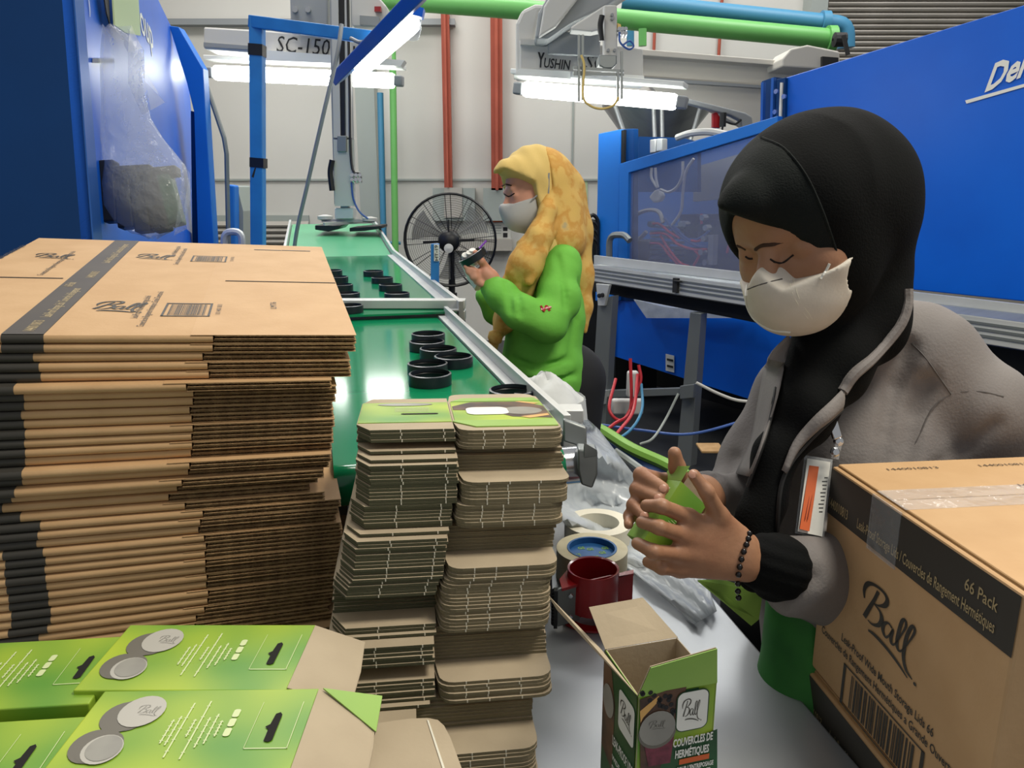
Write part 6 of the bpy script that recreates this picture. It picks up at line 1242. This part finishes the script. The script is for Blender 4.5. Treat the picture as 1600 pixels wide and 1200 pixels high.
def scarf2(P):
    d = ell(P, D(840, 296, 2.33), np.array([RX, UX, BX]), (.100, .112, .100))
    d = smin(d, C3(P, [(815, 282, 2.26, 40), (795, 272, 2.24, 24), (781, 268, 2.22, 6)], .02), .015)
    d = smin(d, ell(P, G(-.012, .022), A2, (.106, .086, .114)), .02); d = smin(d, ell(P, G(.015, -.035), A2, (.072, .078, .09)), .02)
    d = smin(d, C3(P, [(845, 340, 2.30, 42), (845, 385, 2.28, 38)], .02), .02)
    Q = P-f32(h2); a = Q @ f32(f2); s = Q @ f32(s2); b = Q @ f32(t2_)
    lim = -.5*np.maximum(0, -s-.03)
    cut = np.maximum(np.maximum(b-(.072-.9*np.clip(.095-a, 0, 1)*1.0+lim), .028-a), -(b+.125)); d = smax(d, -cut, .006)
    return d+.0012*np.sin((P @ f32(RX*.9+UX*.5))*150)
body('headscarf', 'yellowp', w2, scarf2, (-.10, 2.1, 1.2), (.24, 2.5, 1.62), .005)
def drape2(P):
    d = ell(P, D(846, 298, 2.33), np.array([RX, UX, BX]), (.108, .118, .108)); d = smin(d, ell(P, G(-.03, .01), A2, (.1, .095, .115)), .02)
    Q = P-f32(h2); a = Q @ f32(f2); b = Q @ f32(t2_)
    d = smax(d, a-(-.026+.30*(b-.02)*-1*.5), .004)
    d = smin(d, C3(P, [(878, 300, 2.34, 38), (896, 360, 2.36, 28), (906, 430, 2.36, 20), (912, 480, 2.36, 12), (914, 518, 2.36, 4)], .03), .02)
    d = smin(d, C3(P, [(866, 330, 2.31, 46), (874, 374, 2.30, 42)], .02), .02)
    q = C3(P, [(862, 290, 2.26, 10), (856, 330, 2.22, 13), (842, 372, 2.20, 20), (822, 412, 2.20, 26), (806, 455, 2.25, 26), (790, 500, 2.28, 18), (778, 525, 2.26, 8)], .02)
    d = smin(d, q, .008)
    r_ = C3(P, [(846, 345, 2.24, 12), (824, 385, 2.20, 13), (806, 425, 2.2, 14), (792, 470, 2.24, 12), (780, 515, 2.26, 9)], .02); d = smin(d, r_, .006)
    d = smin(d, C3(P, [(775, 526, 2.25, 7), (766, 552, 2.25, 10)], .01), .01)
    d = smin(d, C3(P, [(868, 345, 2.24, 10), (846, 395, 2.18, 9), (826, 440, 2.18, 8)], .01), .006)
    w = P @ f32(RX*.88+UX*.42); w2_ = P @ f32(UX*.9-RX*.4)
    low = np.clip((h2[2]-P[:, 2])/.12+.35, .15, 1)
    return d+.0007*low*np.sin(w*120+.6*np.sin(w2_*6))
body('headscarf_drape', 'yellow', w2, drape2, (-.16, 2.0, .93), (.30, 2.62, 1.62), .0045)
b1('headscarf_knot', 'yellow', w2, lambda m: m.lathe([(.002, .022), (.018, .016), (.022, 0), (.017, -.016), (.002, -.02)], D(774, 527, 2.21), 12), smooth=80)
SG = []
def sweat(P, g=True):
    d = C3(P, [(866, 425, 2.34, 42), (852, 500, 2.34, 56), (846, 580, 2.34, 60), (848, 690, 2.34, 56)], .05)
    d = smin(d, C3(P, [(878, 415, 2.24, 32), (872, 470, 2.20, 33), (856, 505, 2.16, 30), (815, 488, 2.14, 27), (785, 462, 2.18, 24), (770, 448, 2.2, 19)], .02), .03)
    d = smin(d, C3(P, [(800, 505, 2.42, 20), (772, 488, 2.38, 16), (757, 462, 2.34, 14)], .02), .02)
    w = P @ f32(RX*.6+UX*.8); w2_ = P @ f32(RX*.8-UX*.5)
    d = d+.0018*np.sin(w*44+1.6*np.sin(w2_*13)+w2_*10)+.0010*np.sin(w*95-w2_*45)
    for pts, r in SG if g else (): d = smax(d, -chain(P, pts, [r]*len(pts), .003), .014)
    return d
for pp_, r in (([(806, 452), (812, 474), (814, 492)], .004), ([(790, 440), (796, 462), (798, 486)], .006), ([(870, 400), (880, 440), (884, 480)], .006), ([(800, 560), (840, 575), (890, 560)], .007), ([(805, 590), (850, 598), (900, 585)], .006), ([(905, 440), (900, 500), (890, 560)], .007)):
    SG.append(([hit(lambda P: sweat(P, False), x, y, 1.9, 2.7, -.001) for x, y in pp_], r))
body('sweater', 'green', w2, sweat, (-.16, 1.96, .80), (.30, 2.60, 1.36), .0075)
b1('sweater_emblem', 'red', w2, lambda m: [m.tube([hit(sweat, x0, y0, 1.9, 2.6, .001), hit(sweat, x1, y1, 1.9, 2.6, .001)], .004, 5) for x0, y0, x1, y1 in ((845, 478, 850, 487), (849, 487, 854, 478), (854, 478, 859, 486), (845, 484, 861, 480))])
def tr2(P):
    d = None
    for x in (.06, .17): e = chain(P, [V3(x, 2.33, .88), V3(x, 2.33, .5), V3(x, 2.34, .1)], [.12, .085, .07], .03); d = e if d is None else smin(d, e, .04)
    return d
body('trousers', 'trouser', w2, tr2, (-.1, 2.15, 0), (.33, 2.52, 1.05), .016)
b1('shoe', 'blackm', w2, lambda m: [m.prism([(x-.05, 2.40, 0), (x+.04, 2.40, 0), (x+.04, 2.2, 0), (x-.01, 2.13, 0), (x-.05, 2.18, 0)], (0, 0, .08)) for x in (.06, .17)], bevel=.02)
b1('glove', 'white', w2, lambda m: (m.tube([D(x, y, dd) for x, y, dd in ((752, 446, 2.24), (740, 430, 2.25), (728, 412, 2.22), (727, 398, 2.19))], [.024, .022, .014, .010], 10), m.tube([D(735, 410, 2.21), D(733, 394, 2.18)], [.012, .009], 8), m.tube([D(742, 412, 2.21), D(738, 390, 2.18)], [.012, .0095], 8)), smooth=80)
rg2 = thing('ring_lid', D(740, 412, 2.18), 'black ring held in hands of the person with yellow headscarf', 'ring')
b1('ring_body', 'ring', rg2, lambda m: m.lathe([(.037, 0), (.041, 0), (.041, .02), (.037, .021), (.037, 0)], D(742, 406, 2.19), 30, nrm(-.35*RX+.55*UX+.7*FX*-1*.3)), smooth=True)
b1('ring_disc', 'black', rg2, lambda m: m.lathe([(0, .003), (.037, .003)], D(742, 406, 2.19), 30, nrm(-.35*RX+.55*UX+.7*FX*-1*.3)))
tag(b1('trim_knife', 'purple', None, lambda m: m.tube([D(749, 388, 2.17), D(760, 376, 2.17)], .003, 6)), 'thin purple tool handle held above the black ring', 'tool')

# ================================================================ every separate piece becomes a part of its own
SKIP = ('lettering', 'logo_word', 'front_grille', 'rear_grille', 'crease', 'body', 'jacket', 'headscarf', 'face_mask', 'sweater', 'trousers', 'berry', 'eyebrow', 'eyelash', 'mask_', 'orange_strip', 'printed_area', 'faint', 'fingernail_', 'side_groove', 'coolant', 'sweater_emblem', 'blade', 'thread', 'flap_', 'printed_band', 'folded', 'left_panel', 'right_panel', 'flute', 'slot', 'bag_film', 'glove', 'inner_side')
def islands(o):
    me = o.data; n = len(me.vertices); par = list(range(n))
    def find(x):
        while par[x] != x: par[x] = par[par[x]]; x = par[x]
        return x
    for p in me.polygons:
        v = list(p.vertices); r = find(v[0])
        for q in v[1:]:
            s_ = find(q)
            if s_ != r: par[s_] = r
    g = {}
    for p in me.polygons: g.setdefault(find(p.vertices[0]), []).append(p)
    return list(g.values())
for o in list(COL.objects):
    if o.type != 'MESH' or o.parent is None or o.name.startswith(SKIP) or o.get('kind') or o.data.users > 1 or len(o.data.vertices) > 4000: continue
    G_ = islands(o)
    if not 2 <= len(G_) <= 24: continue
    base = o.name.split('.')[0]; me = o.data
    for k, ps in enumerate(G_):
        ids = sorted({i for p in ps for i in p.vertices}); mp = {i: j for j, i in enumerate(ids)}
        nm = bpy.data.meshes.new(base); nm.from_pydata([tuple(me.vertices[i].co) for i in ids], [], [tuple(mp[i] for i in p.vertices) for p in ps])
        for mt in me.materials: nm.materials.append(mt)
        for q, p in zip(nm.polygons, ps): q.use_smooth = p.use_smooth; q.material_index = p.material_index
        c = o if k == 0 else o.copy()
        if k: COL.objects.link(c); c.parent = o.parent
        c.data = nm
        try: nm.set_sharp_from_angle(angle=math.radians(40))
        except Exception: pass
